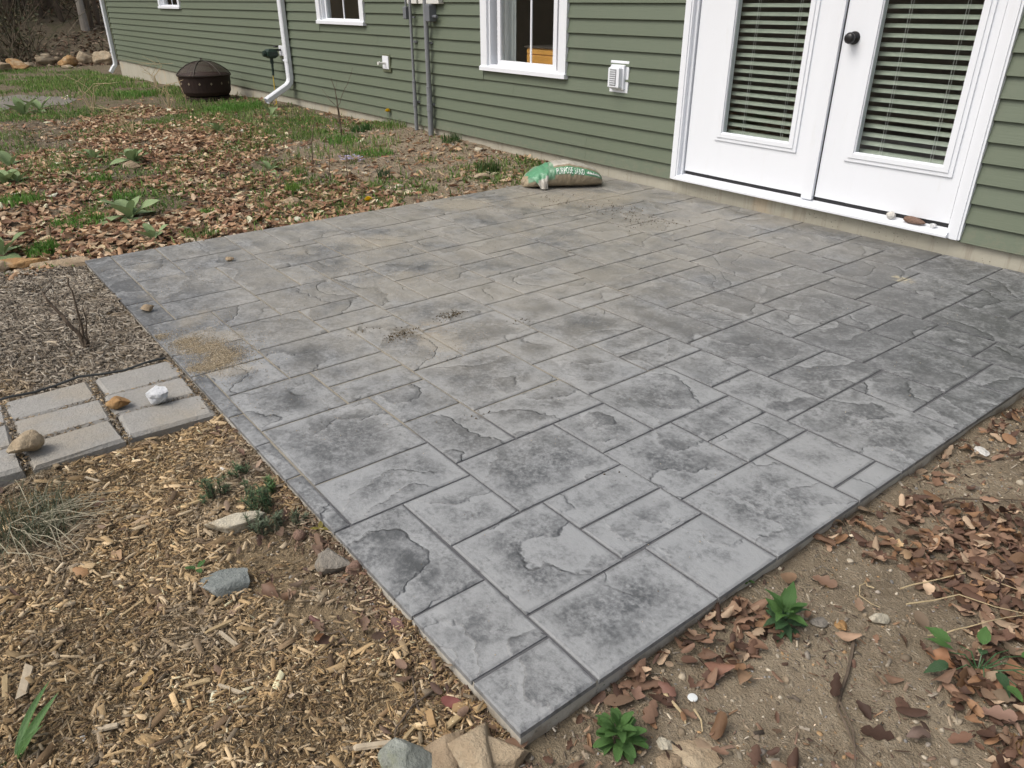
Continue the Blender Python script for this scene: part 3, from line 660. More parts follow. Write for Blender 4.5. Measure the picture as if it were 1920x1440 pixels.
def conduit(x, r0, r1, zs, zc, label, top=1.35):
    e = empty('conduit', (x, YW-.06, gz(x, YW-.06))); tag(e, label, 'pipe')
    yb = YW-.062; zg = float(gsurf(x, yb))-.05
    MB().tube([(x, yb, zs-.02), (x, yb, top)], r0, 12).build('pipe', PVC, e, smooth=False)
    MB().tube([(x, yb, zg), (x, yb, zs)], r1, 12).build('sleeve', PVC, e)
    m = MB(); m.tube([(x, yb, zc), (x, yb, zc+.055)], r1+.004, 12); m.tube([(x, yb, zs-.004), (x, yb, zs+.006)], r1+.003, 12); m.build('coupling', PVC, e)
    for zz in (.85, .30): MB().box(x-.03, x+.03, YW-.032, YW-.018, zz, zz+.018).build('clamp', PVC, e)
conduit(-6.905, .0135, .019, .50, .27, 'thinner grey electrical conduit on the siding, next to the stub pipe plate')
conduit(-6.635, .0225, .027, .47, .25, 'thicker grey electrical conduit on the siding, nearer the curtained window')
e = empty('meter_box', (-6.87, YW-.01, 1.19)); tag(e, 'offwhite utility box with small grey junction box above the thinner conduit', 'utility box')
wall_box(-6.965, -6.795, 1.188, 1.55, .05).build('housing', OFFW, e); MB().box(-7.02, -6.965, YW-.075, YW-.018, 1.055, 1.165, .006).build('junction_box', PVCD, e); MB().tube([(-7.0, YW-.05, 1.16), (-7.0, YW-.05, 1.4)], .010, 8).build('riser', PVC, e)
MB().tube([(-6.925, YW-.045, 1.073), (-6.86, YW-.045, 1.073)], .008, 8).build('stub', PVCD, e)
e = empty('meter_box', (-6.53, YW-.01, 1.19)); tag(e, 'offwhite utility box with large grey junction box above the thicker conduit', 'utility box')
wall_box(-6.745, -6.405, 1.188, 1.6, .06).build('housing', OFFW, e); MB().box(-6.592, -6.520, YW-.095, YW-.018, 1.040, 1.186, .008).build('junction_box', PVCD, e); MB().tube([(-6.52, YW-.055, 1.085), (-6.455, YW-.055, 1.085)], .014, 10).build('stub', PVCD, e)

# ------------------------------------------------------------------ stones and pebbles as things
def rock_mesh(size, seed, cuts=7, rough=.12, sub=4):
    import bmesh
    bm = bmesh.new(); bmesh.ops.create_icosphere(bm, subdivisions=sub, radius=1.)
    r = np.random.RandomState(seed); pl = []
    for _ in range(cuts):
        n = r.normal(size=3); n /= np.linalg.norm(n); pl.append((n, r.uniform(.42, .78)))
    V = np.array([v.co[:] for v in bm.verts]); F = [tuple(v.index for v in f.verts) for f in bm.faces]; bm.free()
    for n, d in pl:
        k = V@n; over = k > d; V[over] -= np.outer((k[over]-d)*.94, n)
    for i in range(len(V)):
        q = V[i]; sv = Vector((seed*3.1, seed*1.7, seed*.9)); V[i] = q*(1+rough*1.2*mnoise.noise(Vector(q*1.7)+sv)+rough*.6*mnoise.noise(Vector(q*4.5)+sv)+rough*.3*mnoise.noise(Vector(q*11.)+sv))
    V /= np.abs(V).max(0); return V*np.array(size)*.5, F
RK = {}
def rockmat(key):
    if key not in RK:
        c = {'tan': ((.26, .19, .12), (.42, .33, .22), (.5, .42, .3)), 'pale': ((.42, .38, .29), (.62, .57, .45), (.34, .27, .17)), 'slate': ((.16, .18, .17), (.27, .29, .275), (.33, .34, .32)), 'grey': ((.20, .18, .15), (.34, .31, .26), (.28, .2, .13)), 'orange': ((.30, .16, .06), (.46, .29, .13), (.5, .4, .26)),
             'quartz': ((.52, .54, .55), (.86, .87, .88), (.36, .38, .39)), 'brown': ((.17, .105, .075), (.28, .185, .14), (.3, .23, .18)), 'white': ((.62, .6, .55), (.78, .77, .73), None), 'moss': ((.20, .215, .18), (.38, .40, .36), (.27, .28, .13)), 'buff': ((.33, .25, .16), (.47, .385, .265), (.38, .33, .24))}[key]
        RK[key] = m_rock('rock_'+key, *c)
    return RK[key]
def rock(px, py, size, ang, seed, mat, label, name='rock', z=None, cuts=7, rough=.12, sink=.25, tilt=0., smooth=True, group=None):
    P = ground(px, py) if z is None else on_z(px, py, z)
    zz = float(gsurf(P[0], P[1])) if z is None else z
    V, F = rock_mesh(size, seed, cuts, rough)
    Rm = np.array(Euler((tilt, 0, ang)).to_matrix()); V = V@Rm.T
    V += np.array([P[0], P[1], zz-V[:, 2].min()-sink*size[2]])
    return tag(sharpen(add(name, V, F, rockmat(mat), smooth=smooth), 38), label, 'stone', group)
rock(440, 992, (.17, .075, .075), .95, 11, 'pale', 'pale cream angular rock in the mulch below the lavender', cuts=10)
rock(432, 1100, (.15, .105, .05), 1.1, 12, 'slate', 'flat blue grey slate piece in the mulch', cuts=12, rough=.05, tilt=.25)
rock(632, 1066, (.095, .085, .075), .4, 13, 'grey', 'rounded grey stone against the mulch side of the patio')
rock(668, 1072, (.05, .05, .045), .4, 14, 'brown', 'small reddish brown stone beside the rounded grey stone')
rock(772, 1452, (.135, .13, .09), .3, 15, 'moss', 'greenish grey rock with lichen at the bottom of the frame', cuts=6, sink=.2)
rock(885, 1418, (.14, .105, .075), 2.3, 16, 'buff', 'blocky pinkish tan rock below the patio corner', cuts=11, rough=.04, sink=.1)
rock(944, 1418, (.13, .08, .05), .85, 17, 'buff', 'flat tan rock touching the patio corner', cuts=10, rough=.05)
rock(838, 1420, (.09, .12, .07), .5, 171, 'tan', 'tan rock tucked under the blocky rock below the patio corner', cuts=9, rough=.05)
rock(1308, 1402, (.105, .085, .022), .6, 18, 'buff', 'flat buff stone in the dirt below the leafy rosette', cuts=10, rough=.1, sink=.4)
rock(1255, 1422, (.06, .04, .022), 1.2, 181, 'tan', 'small orange tan stone near the flat buff stone', sink=.4)
rock(1247, 1391, (.035, .03, .018), .2, 182, 'pale', 'small pale stone between rosette and flat buff stone', sink=.4)
rock(1646, 1166, (.048, .04, .032), .6, 19, 'pale', 'cubic cream stone on the bare dirt right of the patio', cuts=12, rough=.03)
rock(1575, 1172, (.046, .03, .012), 2.4, 20, 'orange', 'thin orange stone chip beside the dark weed', sink=.3)
rock(1540, 1172, (.055, .034, .014), .9, 201, 'grey', 'thin grey stone chip beside the dark weed', sink=.3)
rock(1838, 850, (.05, .05, .02), .9, 202, 'white', 'white crumpled scrap of stone on the dirt by the patio', sink=.1)
rock(40, 500, (.29, .15, .10), 1.0, 21, 'orange', 'orange sandstone edging rock at the corner of the mulch bed', cuts=10, sink=.35)
rock(118, 500, (.34, .12, .085), .93, 22, 'tan', 'long tan edging rock touching the patio corner', cuts=8, sink=.4)
rock(2, 508, (.16, .12, .08), .9, 23, 'tan', 'tan edging rock at the frame edge beside the orange rock', cuts=8, sink=.4)
rock(227, 763, (.088, .062, .045), .9, 24, 'orange', 'tan orange rock lying on the pavers', z=-.014, cuts=10, sink=0)
rock(294, 752, (.108, .085, .06), .5, 125, 'quartz', 'white and grey quartz rock on the pavers', z=-.014, cuts=9, sink=0)
rock(53, 848, (.10, .105, .07), .3, 26, 'buff', 'rounded brownish rock on the pavers at the frame edge', z=-.014, cuts=5, sink=0)
rock(276, 584, (.072, .046, .034), .65, 27, 'tan', 'wedge shaped tan stone on the patio near the mulch', z=.0, cuts=9, sink=0, tilt=.1)
rock(430, 489, (.058, .035, .022), .8, 28, 'tan', 'small tan pebble on the patio near the leaf litter', z=.0, sink=0)
rock(992, 350, (.135, .10, .085), .7, 29, 'buff', 'smooth tan cobble propping the end of the sand bag', z=.0, cuts=3, rough=.05, sink=0)
for px, py, sz, s, mt, lb in ((729, 361, .10, 31, 'tan', 'tan stone in the dirt nearest the leaf litter, beside two others'), (752, 363, .085, 32, 'buff', 'rounded buff stone in the dirt just above the dandelion'), (747, 350, .085, 33, 'pale', 'pale stone half sunk in dirt behind the rounded buff stone'), (801, 337, .075, 34, 'tan', 'small pinkish stone in the dirt behind the grass tuft'), (745, 333, .10, 35, 'tan', 'flat tan stone in the dirt behind the pale stone'), (905, 338, .15, 36, 'buff', 'sloping buff stone in dirt left of the sand bag'), (870, 330, .09, 37, 'tan', 'tan stone in dirt between sloping stone and pinkish stone'), (548, 385, .15, 38, 'tan', 'tan rock half buried in leaf litter at the far patio edge'), (250, 312, .16, 39, 'tan', 'tan rock in leaf litter behind the big mullein'), (958, 331, .09, 40, 'buff', 'small buff stone just left of the sand bag'), (680, 229, .16, 43, 'buff', 'tan stone near the wall behind the green clump'), (898, 284, .10, 44, 'pale', 'pale stone on dirt near the wall below the vent')):
    rock(px, py, (sz, sz*.72, sz*.5), s, s, mt, lb, cuts=5, sink=.3)
yS = YW-.03
def sill_stone(px, py, size, seed, mat, label, cuts):
    P = on_z(px, py, .128); V, F = rock_mesh(size, seed, cuts, .08); V += np.array([P[0], min(P[1], YW-.02), .1275-V[:, 2].min()])
    return tag(add('stone', V, F, rockmat(mat), smooth=True), label, 'stone')
sill_stone(1681, 406, (.058, .045, .046), 41, 'white', 'round white stone on the door sill', 3)
sill_stone(1722, 417, (.125, .05, .040), 42, 'brown', 'long reddish brown stone on the door sill', 2)
sill_stone(1748, 427, (.042, .034, .026), 45, 'quartz', 'small white quartz lump on the door sill', 8)

# ------------------------------------------------------------------ paver path
path = empty('paver_path', (-2.62, .2, -.03)); tag(path, 'short path of grey concrete pavers leading to the patio', kind='structure')
for ci, (y0, y1) in enumerate(((.322, .592), (.044, .306), (-.232, .030), (-.506, -.246))):
    for ri in range(3):
        x0 = -2.886+ri*.176+ci*-.004+(.006 if ci == 1 else 0); x1 = x0+.168
        m = MB().box(-(x1-x0)/2, (x1-x0)/2, -(y1-y0)/2, (y1-y0)/2, -.06, 0, .010)
        a = rs.normal(0, .026); Rm = np.array(Euler((rs.normal(0, .012), rs.normal(0, .012), a)).to_matrix())
        V = (np.array(m.V)+rs.normal(0, .0022, (len(m.V), 3))*np.array([1, 1, .3]))@Rm.T+np.array([(x0+x1)/2+rs.normal(0, .003), (y0+y1)/2+rs.normal(0, .004), -.016+rs.normal(0, .002)])
        add('paver', V, m.F, PAVER, path)
es = MB(); pts = [(-2.905+.012*math.sin(k*1.1), .585-k*.075, -.012+.006*math.sin(k*2.)) for k in range(16)]
es.tube(pts, .0042, 6); tag(es.build('edging_strip', simple('black_edging', (.03, .032, .03), .5)), 'thin black plastic edging along the pavers', 'edging')

# ------------------------------------------------------------------ fire pit
fpc = ground(390, 186); fz = float(gsurf(fpc[0], fpc[1]))
fp = empty('fire_pit', (fpc[0], fpc[1], fz)); tag(fp, 'rusty brown steel fire pit with domed mesh lid on the grass by the wall', 'fire pit')
c0 = (fpc[0], fpc[1], fz)
MB().lathe(c0, [(.05, .05), (.24, .05), (.31, .075), (.335, .12), (.35, .315), (.366, .325), (.368, .335), (.345, .335), (.335, .32), (.32, .13), (.2, .08), (.02, .07)], 40).build('bowl', RUST, fp, smooth=False)
m = MB(); m.lathe(c0, [(.30, .0), (.315, .0), (.315, .055), (.30, .055), (.30, 0)], 32); m.build('base_ring', RUST, fp)
lid = [(.362, .335), (.352, .35), (.30, .405), (.21, .465), (.12, .50), (.01, .515)]
scr = MB().lathe(c0, lid, 40).build('lid', SCREEN, fp, smooth=True)
MB().lathe(c0, [(.352, .333), (.370, .336), (.370, .343), (.352, .345), (.352, .333)], 40).build('rim', RIMM, scr)
for k in range(6):
    a = k*math.pi/3+.35; MB().tube([(c0[0]+(r+.004)*math.cos(a), c0[1]+(r+.004)*math.sin(a), c0[2]+z+.004) for r, z in lid], .006, 6).build('rib', RIMM, scr)
m = MB(); m.tube([(c0[0]-.03, c0[1], c0[2]+.515), (c0[0]-.03, c0[1], c0[2]+.55), (c0[0]+.03, c0[1], c0[2]+.55), (c0[0]+.03, c0[1], c0[2]+.515)], .006, 6); m.build('handle', RIMM, scr)
HOLE_LIGHT = simple('pale_hole_light', (.22, .18, .125), .8)  # pale tone stands in for light showing through the holes of the bowl
base_az = math.atan2(-c0[1], -c0[0])
for k in range(14):
    a = base_az+(k-6.5)*2*math.pi/14; n = np.array([math.cos(a), math.sin(a), 0]); t = np.array([-math.sin(a), math.cos(a), 0]); c = np.array(c0)+n*.3465+np.array([0, 0, .235])
    V = []
    for off in (0, .003):
        for du, dz in ((-.016, 0), (0, -.02), (.016, 0), (0, .02)): V.append(c+n*(off-.002)+t*du+np.array([0, 0, dz]))
    add('cutout_plate', V, [(0, 1, 2, 3), (4, 5, 6, 7), (0, 1, 5, 4), (1, 2, 6, 5), (2, 3, 7, 6), (3, 0, 4, 7)], HOLE_LIGHT, fp)

# ------------------------------------------------------------------ sand bag
A0, A1 = on_z(985, 352, 0), on_z(1122, 347, 0); bc = (A0+A1)/2+np.array([-.045, .035, 0]); ex = (A1-A0)/np.linalg.norm(A1-A0); ey = np.array([ex[1], -ex[0], 0]); HL = .30
def bag_pt(s, ph, lift=0.):
    e = max(0., 1-abs(s)**(7. if s > 0 else 3.4)); w = .150*(e**.42)*(1+.05*math.sin(5*s)); h = float(np.interp(s, [-1, -.7, -.2, .1, .5, 1], [.09, .12, .155, .162, .135, .09]))*(e**.45)+.012
    cx, sx = math.cos(ph), math.sin(ph)
    yy = w*math.copysign(abs(cx)**.8, cx); zz = h*(.5+.5*math.copysign(abs(sx)**.75, sx))
    wr = .006*mnoise.noise(Vector((s*7, ph*2.2, 3.)))+.004*mnoise.noise(Vector((s*16, ph*4, 9.)))*(1 if sx > -.3 else .2)
    return bc+ex*(s*HL)+ey*(yy+(wr+lift)*cx)+np.array([0, 0, max(.002, zz+(wr+lift)*max(sx, 0))])
ns, nph = 84, 56; V = []; cl = []
GREEN, SAND_, CLEAR = np.array((.09, .25, .135)), np.array((.30, .245, .165)), np.array((.50, .47, .41))
for i in range(ns+1):
    s = -1+2*i/ns
    for j in range(nph):
        ph = -math.pi+2*math.pi*j/nph; V.append(bag_pt(s, ph)); d = math.degrees(ph)
        wob = 6*mnoise.noise(Vector((s*3, .2, 1)))
        c = SAND_*(.9+.25*mnoise.noise(Vector((s*9, ph*5, 2))))
        if d > 62+wob: c = CLEAR*(.95+.2*mnoise.noise(Vector((s*5, ph*3, 4))))
        if 8+wob < d < 47+wob: c = GREEN
        if s < -.28 and 0+wob < d < 125: c = GREEN*.8+CLEAR*.45*max(0, .35+mnoise.noise(Vector((s*8, ph*4, 5))))*(d > 60)+CLEAR*.12
        if s < -.9: c = SAND_*1.15
        cl.append(c)
F = [(i*nph+j, i*nph+(j+1) % nph, (i+1)*nph+(j+1) % nph, (i+1)*nph+j) for i in range(ns) for j in range(nph)]
PLAS = Mat('printed_plastic'); PLAS.p(Base_Color=PLAS.attr('col', 'Color'), Roughness=.28); PLAS.bump(PLAS.noise(PLAS.pos(), 38, 3, .6), .006); PLAS = PLAS.m
bag = empty('sand_bag', (bc[0], bc[1], 0)); tag(bag, 'half empty green and clear plastic bag of sand lying by the wall', 'bag')
add('sack', V, F, PLAS, bag, smooth=True, cols=np.clip(cl, 0, 1))
# the empty mouth of the bag folded forward
V = []; cl = []; nu, nv = 16, 20
for i in range(nu+1):
    for j in range(nv+1):
        u, v_ = i/nu, j/nv
        p0 = bag_pt(-.98+.62*u, math.radians(96), .006); p1 = bc+ex*(-.165+.05*(u-.5))+ey*(.180-.02*abs(u-.5))+np.array([0, 0, .012])
        q = p0*(1-v_)+p1*v_+np.array([0, 0, .045*math.sin(v_*math.pi)])+ey*.035*math.sin(v_*math.pi)
        q = q+.012*mnoise.noise(Vector((u*4, v_*4, 2.)))*(ey+np.array([0, 0, .6])); q[2] = max(q[2], .004); V.append(q)
        cl.append(GREEN*1.1 if v_ < .78-.1*u+.1*mnoise.noise(Vector((u*5, v_*3, 1))) else CLEAR*.8)
F = [(i*(nv+1)+j, (i+1)*(nv+1)+j, (i+1)*(nv+1)+j+1, i*(nv+1)+j+1) for i in range(nu) for j in range(nv)]
flap = add('flap', V, F, PLAS, bag, smooth=True, cols=np.clip(cl, 0, 1))
PRINT = simple('white_print', (.78, .80, .76), .4, var=.03)
def text_mesh(body):
    cu = bpy.data.curves.new('print', 'FONT'); cu.body = body; cu.space_character = 1.12; cu.resolution_u = 3; o = bpy.data.objects.new('print', cu); COL.objects.link(o)
    dg = bpy.context.evaluated_depsgraph_get(); me = bpy.data.meshes.new_from_object(o.evaluated_get(dg)); V = np.array([v.co[:] for v in me.vertices]); F = [tuple(p.vertices) for p in me.polygons]
    bpy.data.objects.remove(o); bpy.data.curves.remove(cu); bpy.data.meshes.remove(me); return V, F
V, F = text_mesh('PURPOSE SAND'); wd = V[:, 0].max()
add('lettering', [bag_pt(-.24+.68*v[0]/wd, math.radians(11+30*v[1]/.72), .005) for v in V], F, PRINT, bag)
m = MB()
for k in range(11):   # a line of fine print too small to read
    s = .50+.034*k; a = [bag_pt(s, math.radians(19), .004), bag_pt(s+.024, math.radians(19), .004), bag_pt(s+.024, math.radians(27+4*(k % 3)), .004), bag_pt(s, math.radians(27+5*(k % 2)), .004)]; m.poly(a, [(0, 1, 2, 3)])
m.build('fine_print', PRINT, bag)

# ------------------------------------------------------------------ scatter: merge many transformed copies into one mesh
def rots(yaw, tx, ty):
    n = len(yaw); cz, sz, cx, sx, cy, sy = np.cos(yaw), np.sin(yaw), np.cos(tx), np.sin(tx), np.cos(ty), np.sin(ty)
    Rz = np.zeros((n, 3, 3)); Rz[:, 0, 0] = cz; Rz[:, 0, 1] = -sz; Rz[:, 1, 0] = sz; Rz[:, 1, 1] = cz; Rz[:, 2, 2] = 1
    Rx = np.zeros((n, 3, 3)); Rx[:, 0, 0] = 1; Rx[:, 1, 1] = cx; Rx[:, 1, 2] = -sx; Rx[:, 2, 1] = sx; Rx[:, 2, 2] = cx
    Ry = np.zeros((n, 3, 3)); Ry[:, 1, 1] = 1; Ry[:, 0, 0] = cy; Ry[:, 0, 2] = sy; Ry[:, 2, 0] = -sy; Ry[:, 2, 2] = cy
    return Rz@Ry@Rx
def scatter(name, bases, which, P, Rm, S, cols, mat, smooth=False, parent=None):
    VV, FF, CC = [], [], []; off = 0
    for b, (bv, bf) in enumerate(bases):
        k = np.where(which == b)[0]
        if not len(k): continue
        v = (bv[None]*S[k][:, None, :])@np.transpose(Rm[k], (0, 2, 1))+P[k][:, None, :]
        n = len(bv); VV.append(v.reshape(-1, 3)); CC.append(np.repeat(cols[k], n, 0))
        f = bf[None]+(np.arange(len(k))*n)[:, None, None]+off; FF.append(f.reshape(-1, bf.shape[1])); off += len(k)*n
    V = np.concatenate(VV); C = np.concatenate(CC); loops = np.concatenate([f.ravel() for f in FF]); sizes = np.concatenate([np.full(len(f), f.shape[1]) for f in FF])
    me = bpy.data.meshes.new(name); me.vertices.add(len(V)); me.vertices.foreach_set('co', V.astype(np.float32).ravel())
    me.loops.add(len(loops)); me.loops.foreach_set('vertex_index', loops.astype(np.int32))
    me.polygons.add(len(sizes)); st = np.concatenate([[0], np.cumsum(sizes)[:-1]]); me.polygons.foreach_set('loop_start', st.astype(np.int32))
    try: me.polygons.foreach_set('loop_total', sizes.astype(np.int32))
    except Exception: pass
    a = me.attributes.new('col', 'FLOAT_COLOR', 'POINT'); c4 = np.ones((len(V), 4), np.float32); c4[:, :3] = C; a.data.foreach_set('color', c4.ravel())
    me.materials.append(mat); me.update(calc_edges=True); me.validate()
    if smooth: me.polygons.foreach_set('use_smooth', [True]*len(me.polygons))
    o = bpy.data.objects.new(name, me); COL.objects.link(o)
    if parent: o.parent = parent; o.location = -wori(parent)
    ORI[o.name] = np.zeros(3); return o
def visible(x, y, mx=330, my=260):
    z = gz(x, y); px, py, d = project(np.stack([x, y, z], 1)); return (d > .25) & (px > -mx) & (px < 1920+mx) & (py > -200) & (py < 1440+my)
def free(x, y, pav=.004, pat=.0):
    ok = ~((x > PX0-pat) & (x < PX1+pat) & (y > PY0-pat))
    ok &= ~((x > -2.90-pav) & (x < -2.352+pav) & (y < .60) & (y > -.52)); ok &= y < YW-.01; return ok
def pick(c, n, jit=.18):
    c = np.array(c); o = c[rs.randint(0, len(c), n)]*np.clip(1+rs.normal(0, jit, (n, 1)), .4, 1.7); return o
def chip_base(seed):
    r = np.random.RandomState(seed); t = r.uniform(.12, 1., 4); k = r.uniform(-.15, .15, 8)
    v = [(-.5, -.5*t[0], 0), (.5+k[0], -.5*t[1], 0), (.5+k[1], .5*t[2], 0), (-.5+k[2], .5*t[3], 0), (-.46, -.42*t[0], 1), (.44+k[3], -.4*t[1], 1+k[4]), (.46+k[5], .42*t[2], 1), (-.42+k[6], .4*t[3], 1+k[7])]
    f = [(4, 5, 6, 7), (0, 1, 5, 4), (1, 2, 6, 5), (2, 3, 7, 6), (3, 0, 4, 7)]
    v = np.array(v, float); v[:, 2] -= .3; return v, np.array(f)
CHB = [chip_base(i) for i in range(8)]
def leaf_base(seed, n=9, kind=0, m=5):
    """a dry leaf: outline by kind, rolled about its midrib, bent along it and crumpled"""
    r = np.random.RandomState(seed); t = np.linspace(0, 1, n); w = np.sin(np.pi*np.clip(t*.92+.04, 0, 1))**.7
    if kind == 1: w = w*(1+.38*np.sin(t*17+r.uniform(0, 3)))/1.15
    if kind == 2: w = w*(.55+.9*np.exp(-((t-.42)/.2)**2))
    Rr = r.uniform(.13, .42); bend = r.uniform(-1.1, 1.1); sd = r.choice([-1, 1], p=[.35, .65]); tw = r.uniform(-1., 1.); v = []
    for i in range(n):
        for s_ in np.linspace(-1, 1, m):
            y = s_*.30*w[i]*(1+r.uniform(-.10, .10)); a = y/Rr+tw*(t[i]-.5)*.7; yy, zz = Rr*math.sin(a), sd*Rr*(1-math.cos(a)); x = t[i]-.5+.05*abs(s_)*(kind > 0)
            v.append((x*(1-.12*abs(bend)), yy, zz+bend*.45*(x*x)+r.uniform(-.022, .022)))
    v = np.array(v); v[:, 2] -= v[:, 2].min(); f = []
    for i in range(n-1):
        for j in range(m-1): a = i*m+j; f.append((a, a+1, a+m+1, a+m))
    return v, np.array(f)
LFB = [leaf_base(i, 9, i % 3) for i in range(18)]; LFS = [leaf_base(i+50, 5, i % 3, 3) for i in range(12)]
def peb_base(seed):
    import bmesh
    bm = bmesh.new(); bmesh.ops.create_icosphere(bm, subdivisions=1, radius=.5); r = np.random.RandomState(seed)
    V = np.array([q.co[:] for q in bm.verts]); F = np.array([[q.index for q in f.verts] for f in bm.faces]); bm.free()
    for _ in range(4):
        n = r.normal(size=3); n /= np.linalg.norm(n); k = V@n; d = r.uniform(.25, .4); V[k > d] -= np.outer(k[k > d]-d, n)
    return V*(1+r.uniform(-.12, .12, (len(V), 1))), F
PBB = [peb_base(i) for i in range(6)]
def do_chips(name, x, y, L, W, T, cols, label, lift=0., tilt=.22, flow=None):
    n = len(x); z = gsurf(x, y)+rs.uniform(-.004, .010, n)+lift
    yaw = rs.uniform(0, 2*math.pi, n) if flow is None else flow+rs.normal(0, .7, n)
    o = scatter(name, CHB, rs.randint(0, 8, n), np.stack([x, y, z], 1), rots(yaw, rs.normal(0, tilt, n), rs.normal(0, tilt, n)), np.stack([L, W, T], 1), cols, CHIP)
    return tag(o, label, 'mulch', kind='stuff')
def rect_pts(n, x0, x1, y0, y1): return rs.uniform(x0, x1, n), rs.uniform(y0, y1, n)
FRESH = [(.34, .245, .135), (.42, .315, .185), (.27, .19, .105), (.49, .385, .25), (.20, .14, .085), (.32, .25, .16), (.58, .48, .34), (.125, .09, .06), (.37, .275, .16), (.24, .2, .15)]
OLD = [(.22, .19, .145), (.29, .25, .195), (.16, .135, .105), (.36, .315, .25), (.115, .095, .075), (.25, .205, .15), (.44, .395, .32)]
soilp = zone_poly([(420, 930), (560, 960), (700, 1090), (760, 1200), (640, 1230), (540, 1170), (430, 1080), (400, 990)])
# fresh mulch in front of the patio
x, y = rect_pts(200000, -2.75, -.55, -1.3, .606); k = free(x, y) & visible(x, y) & ((x < -.72) | (y < .50)) & (x < -.60+rs.uniform(-.1, .1, len(x))); x, y = x[k], y[k]
k = ~(inside(soilp, x, y) & (rs.uniform(size=len(x)) < .72)); x, y = x[k], y[k]; n = len(x); q = rs.uniform(size=n)
L = np.where(q < .80, rs.uniform(.003, .012, n), np.where(q < .982, rs.uniform(.010, .028, n), rs.uniform(.028, .056, n))); cl = pick(FRESH, n, .22)
gm = sstep(.5, .66, fbm(x, y, 2.3, 11))[:, None]*.8; cl = cl*(1-gm)+pick(OLD, n)*gm; dk = sstep(.45, .62, fbm(x, y, 5.5, 12))[:, None]; cl = cl*(1-.3*dk)
cl = np.clip(cl*np.where(L > .028, 1.2, 1.18)[:, None]*np.array([1.04, 1., .92]), 0, .78)
do_chips('mulch', x, y, L, L*rs.choice([.08, .13, .2, .32, .5], n)*rs.uniform(.8, 1.2, n), np.minimum(L*.10, .0035)+.0006, cl, 'fresh tan shredded wood mulch in front of the patio', .004)
# old weathered mulch beyond the pavers
x, y = rect_pts(70000, -4.55, -2.86, -1.6, .606); k = free(x, y) & visible(x, y); x, y = x[k], y[k]; n = len(x); q = rs.uniform(size=n)
L = np.where(q < .55, rs.uniform(.009, .02, n), rs.uniform(.018, .05, n)); cl = pick(OLD, n); tb = sstep(.52, .66, fbm(x, y, 2.6, 21))[:, None]*sstep(-3.3, -3.0, x)[:, None]; cl = cl*(1-tb)+pick(FRESH, n)*tb
do_chips('mulch', x, y, L, L*rs.uniform(.09, .24, n), np.minimum(L*.10, .0035)+.0006, cl, 'weathered grey brown shredded mulch beyond the pavers', .004, flow=.25)
# crumbs and shreds in the joints of the paver path
jx, jy = [], []
for yj in (.314, .037, -.239): v_ = rs.uniform(-2.89, -2.36, 420); jx.append(v_); jy.append(yj+rs.normal(0, .006, 420))
for xj in (-2.714, -2.538): v_ = rs.uniform(-.5, .59, 420); jx.append(xj+rs.normal(0, .004, 420)); jy.append(v_)
jx.append(rs.uniform(-2.9, -2.35, 500)); jy.append(.602-np.abs(rs.normal(0, .012, 500)))
x = np.concatenate(jx); y = np.concatenate(jy); n = len(x); L = rs.uniform(.003, .016, n); zz = rs.uniform(-.030, -.013, n)
tag(scatter('mulch', CHB, rs.randint(0, 8, n), np.stack([x, y, zz], 1), rots(rs.uniform(0, 6.3, n), rs.normal(0, .3, n), rs.normal(0, .3, n)), np.stack([L, L*.35, L*.12+.001], 1), pick(OLD+FRESH[:3], n), CHIP), 'crumbs of mulch caught in the joints of the paver path', 'mulch', kind='stuff')
# leaf litter
def do_leaves(name, x, y, size, cols, label, bases=LFB, lift=.0, tilt=.4):
    n = len(x); z = gsurf(x, y)+lift+rs.uniform(-.003, .014, n)
    s = np.stack([size, size*rs.uniform(.7, 1.25, n), size*rs.uniform(.3, .95, n)], 1)
    return tag(scatter(name, bases, rs.randint(0, len(bases), n), np.stack([x, y, z], 1), rots(rs.uniform(0, 6.283, n), rs.normal(0, tilt, n), rs.normal(0, tilt, n)), s, cols, LITTER), label, 'leaves', kind='stuff')
LEAFC = [(.20, .13, .088), (.25, .17, .12), (.15, .092, .065), (.33, .24, .17), (.12, .075, .056), (.45, .36, .26), (.21, .14, .10), (.27, .17, .10), (.10, .065, .05)]
LEAFT = [(.36, .25, .16), (.46, .345, .23), (.28, .175, .105), (.55, .44, .32), (.22, .125, .08), (.34, .225, .14), (.17, .10, .065)]
RP = [zone_poly(p) for p in ([(1400, 1190), (1440, 1075), (1620, 965), (1720, 935), (1925, 960), (2200, 1000), (2200, 1300), (1925, 1195), (1800, 1150), (1690, 1068), (1570, 1045), (1505, 1130)], [(1090, 1350), (1200, 1255), (1430, 1095), (1500, 1180), (1300, 1300), (1160, 1372)], [(1790, 1180), (1925, 1190), (2200, 1250), (2200, 1700), (1880, 1500), (1780, 1310)], [(1010, 1420), (1100, 1340), (1120, 1420), (1060, 1470)], [(1700, 880), (1925, 760), (1950, 800), (1740, 940)])]
x, y = rect_pts(52000, PX1-.02, 2.5, .1, 4.2); k = free(x, y) & visible(x, y, 1100, 300); x, y = x[k], y[k]
den = np.zeros(len(x))
for p_, d_ in zip(RP, (.95, .85, .95, .4, .25)): den = np.maximum(den, inside(p_, x, y)*d_)
den = np.maximum(den, .05)*sstep(.26, .48, fbm(x, y, 3.4, 31)); den = np.maximum(den, .45*np.exp(-((x-PX1-.045)/.05)**2)*sstep(.45, .55, fbm(x, y, 2., 36)))
k = rs.uniform(size=len(x)) < den; x, y = x[k], y[k]; n = len(x)
do_leaves('leaf_litter', x, y, rs.uniform(.018, .06, n), pick(LEAFC, n, .25)*np.array([1.1, 1.02, .96]), 'brown fallen leaves piled on the dirt right of the patio', lift=.004)
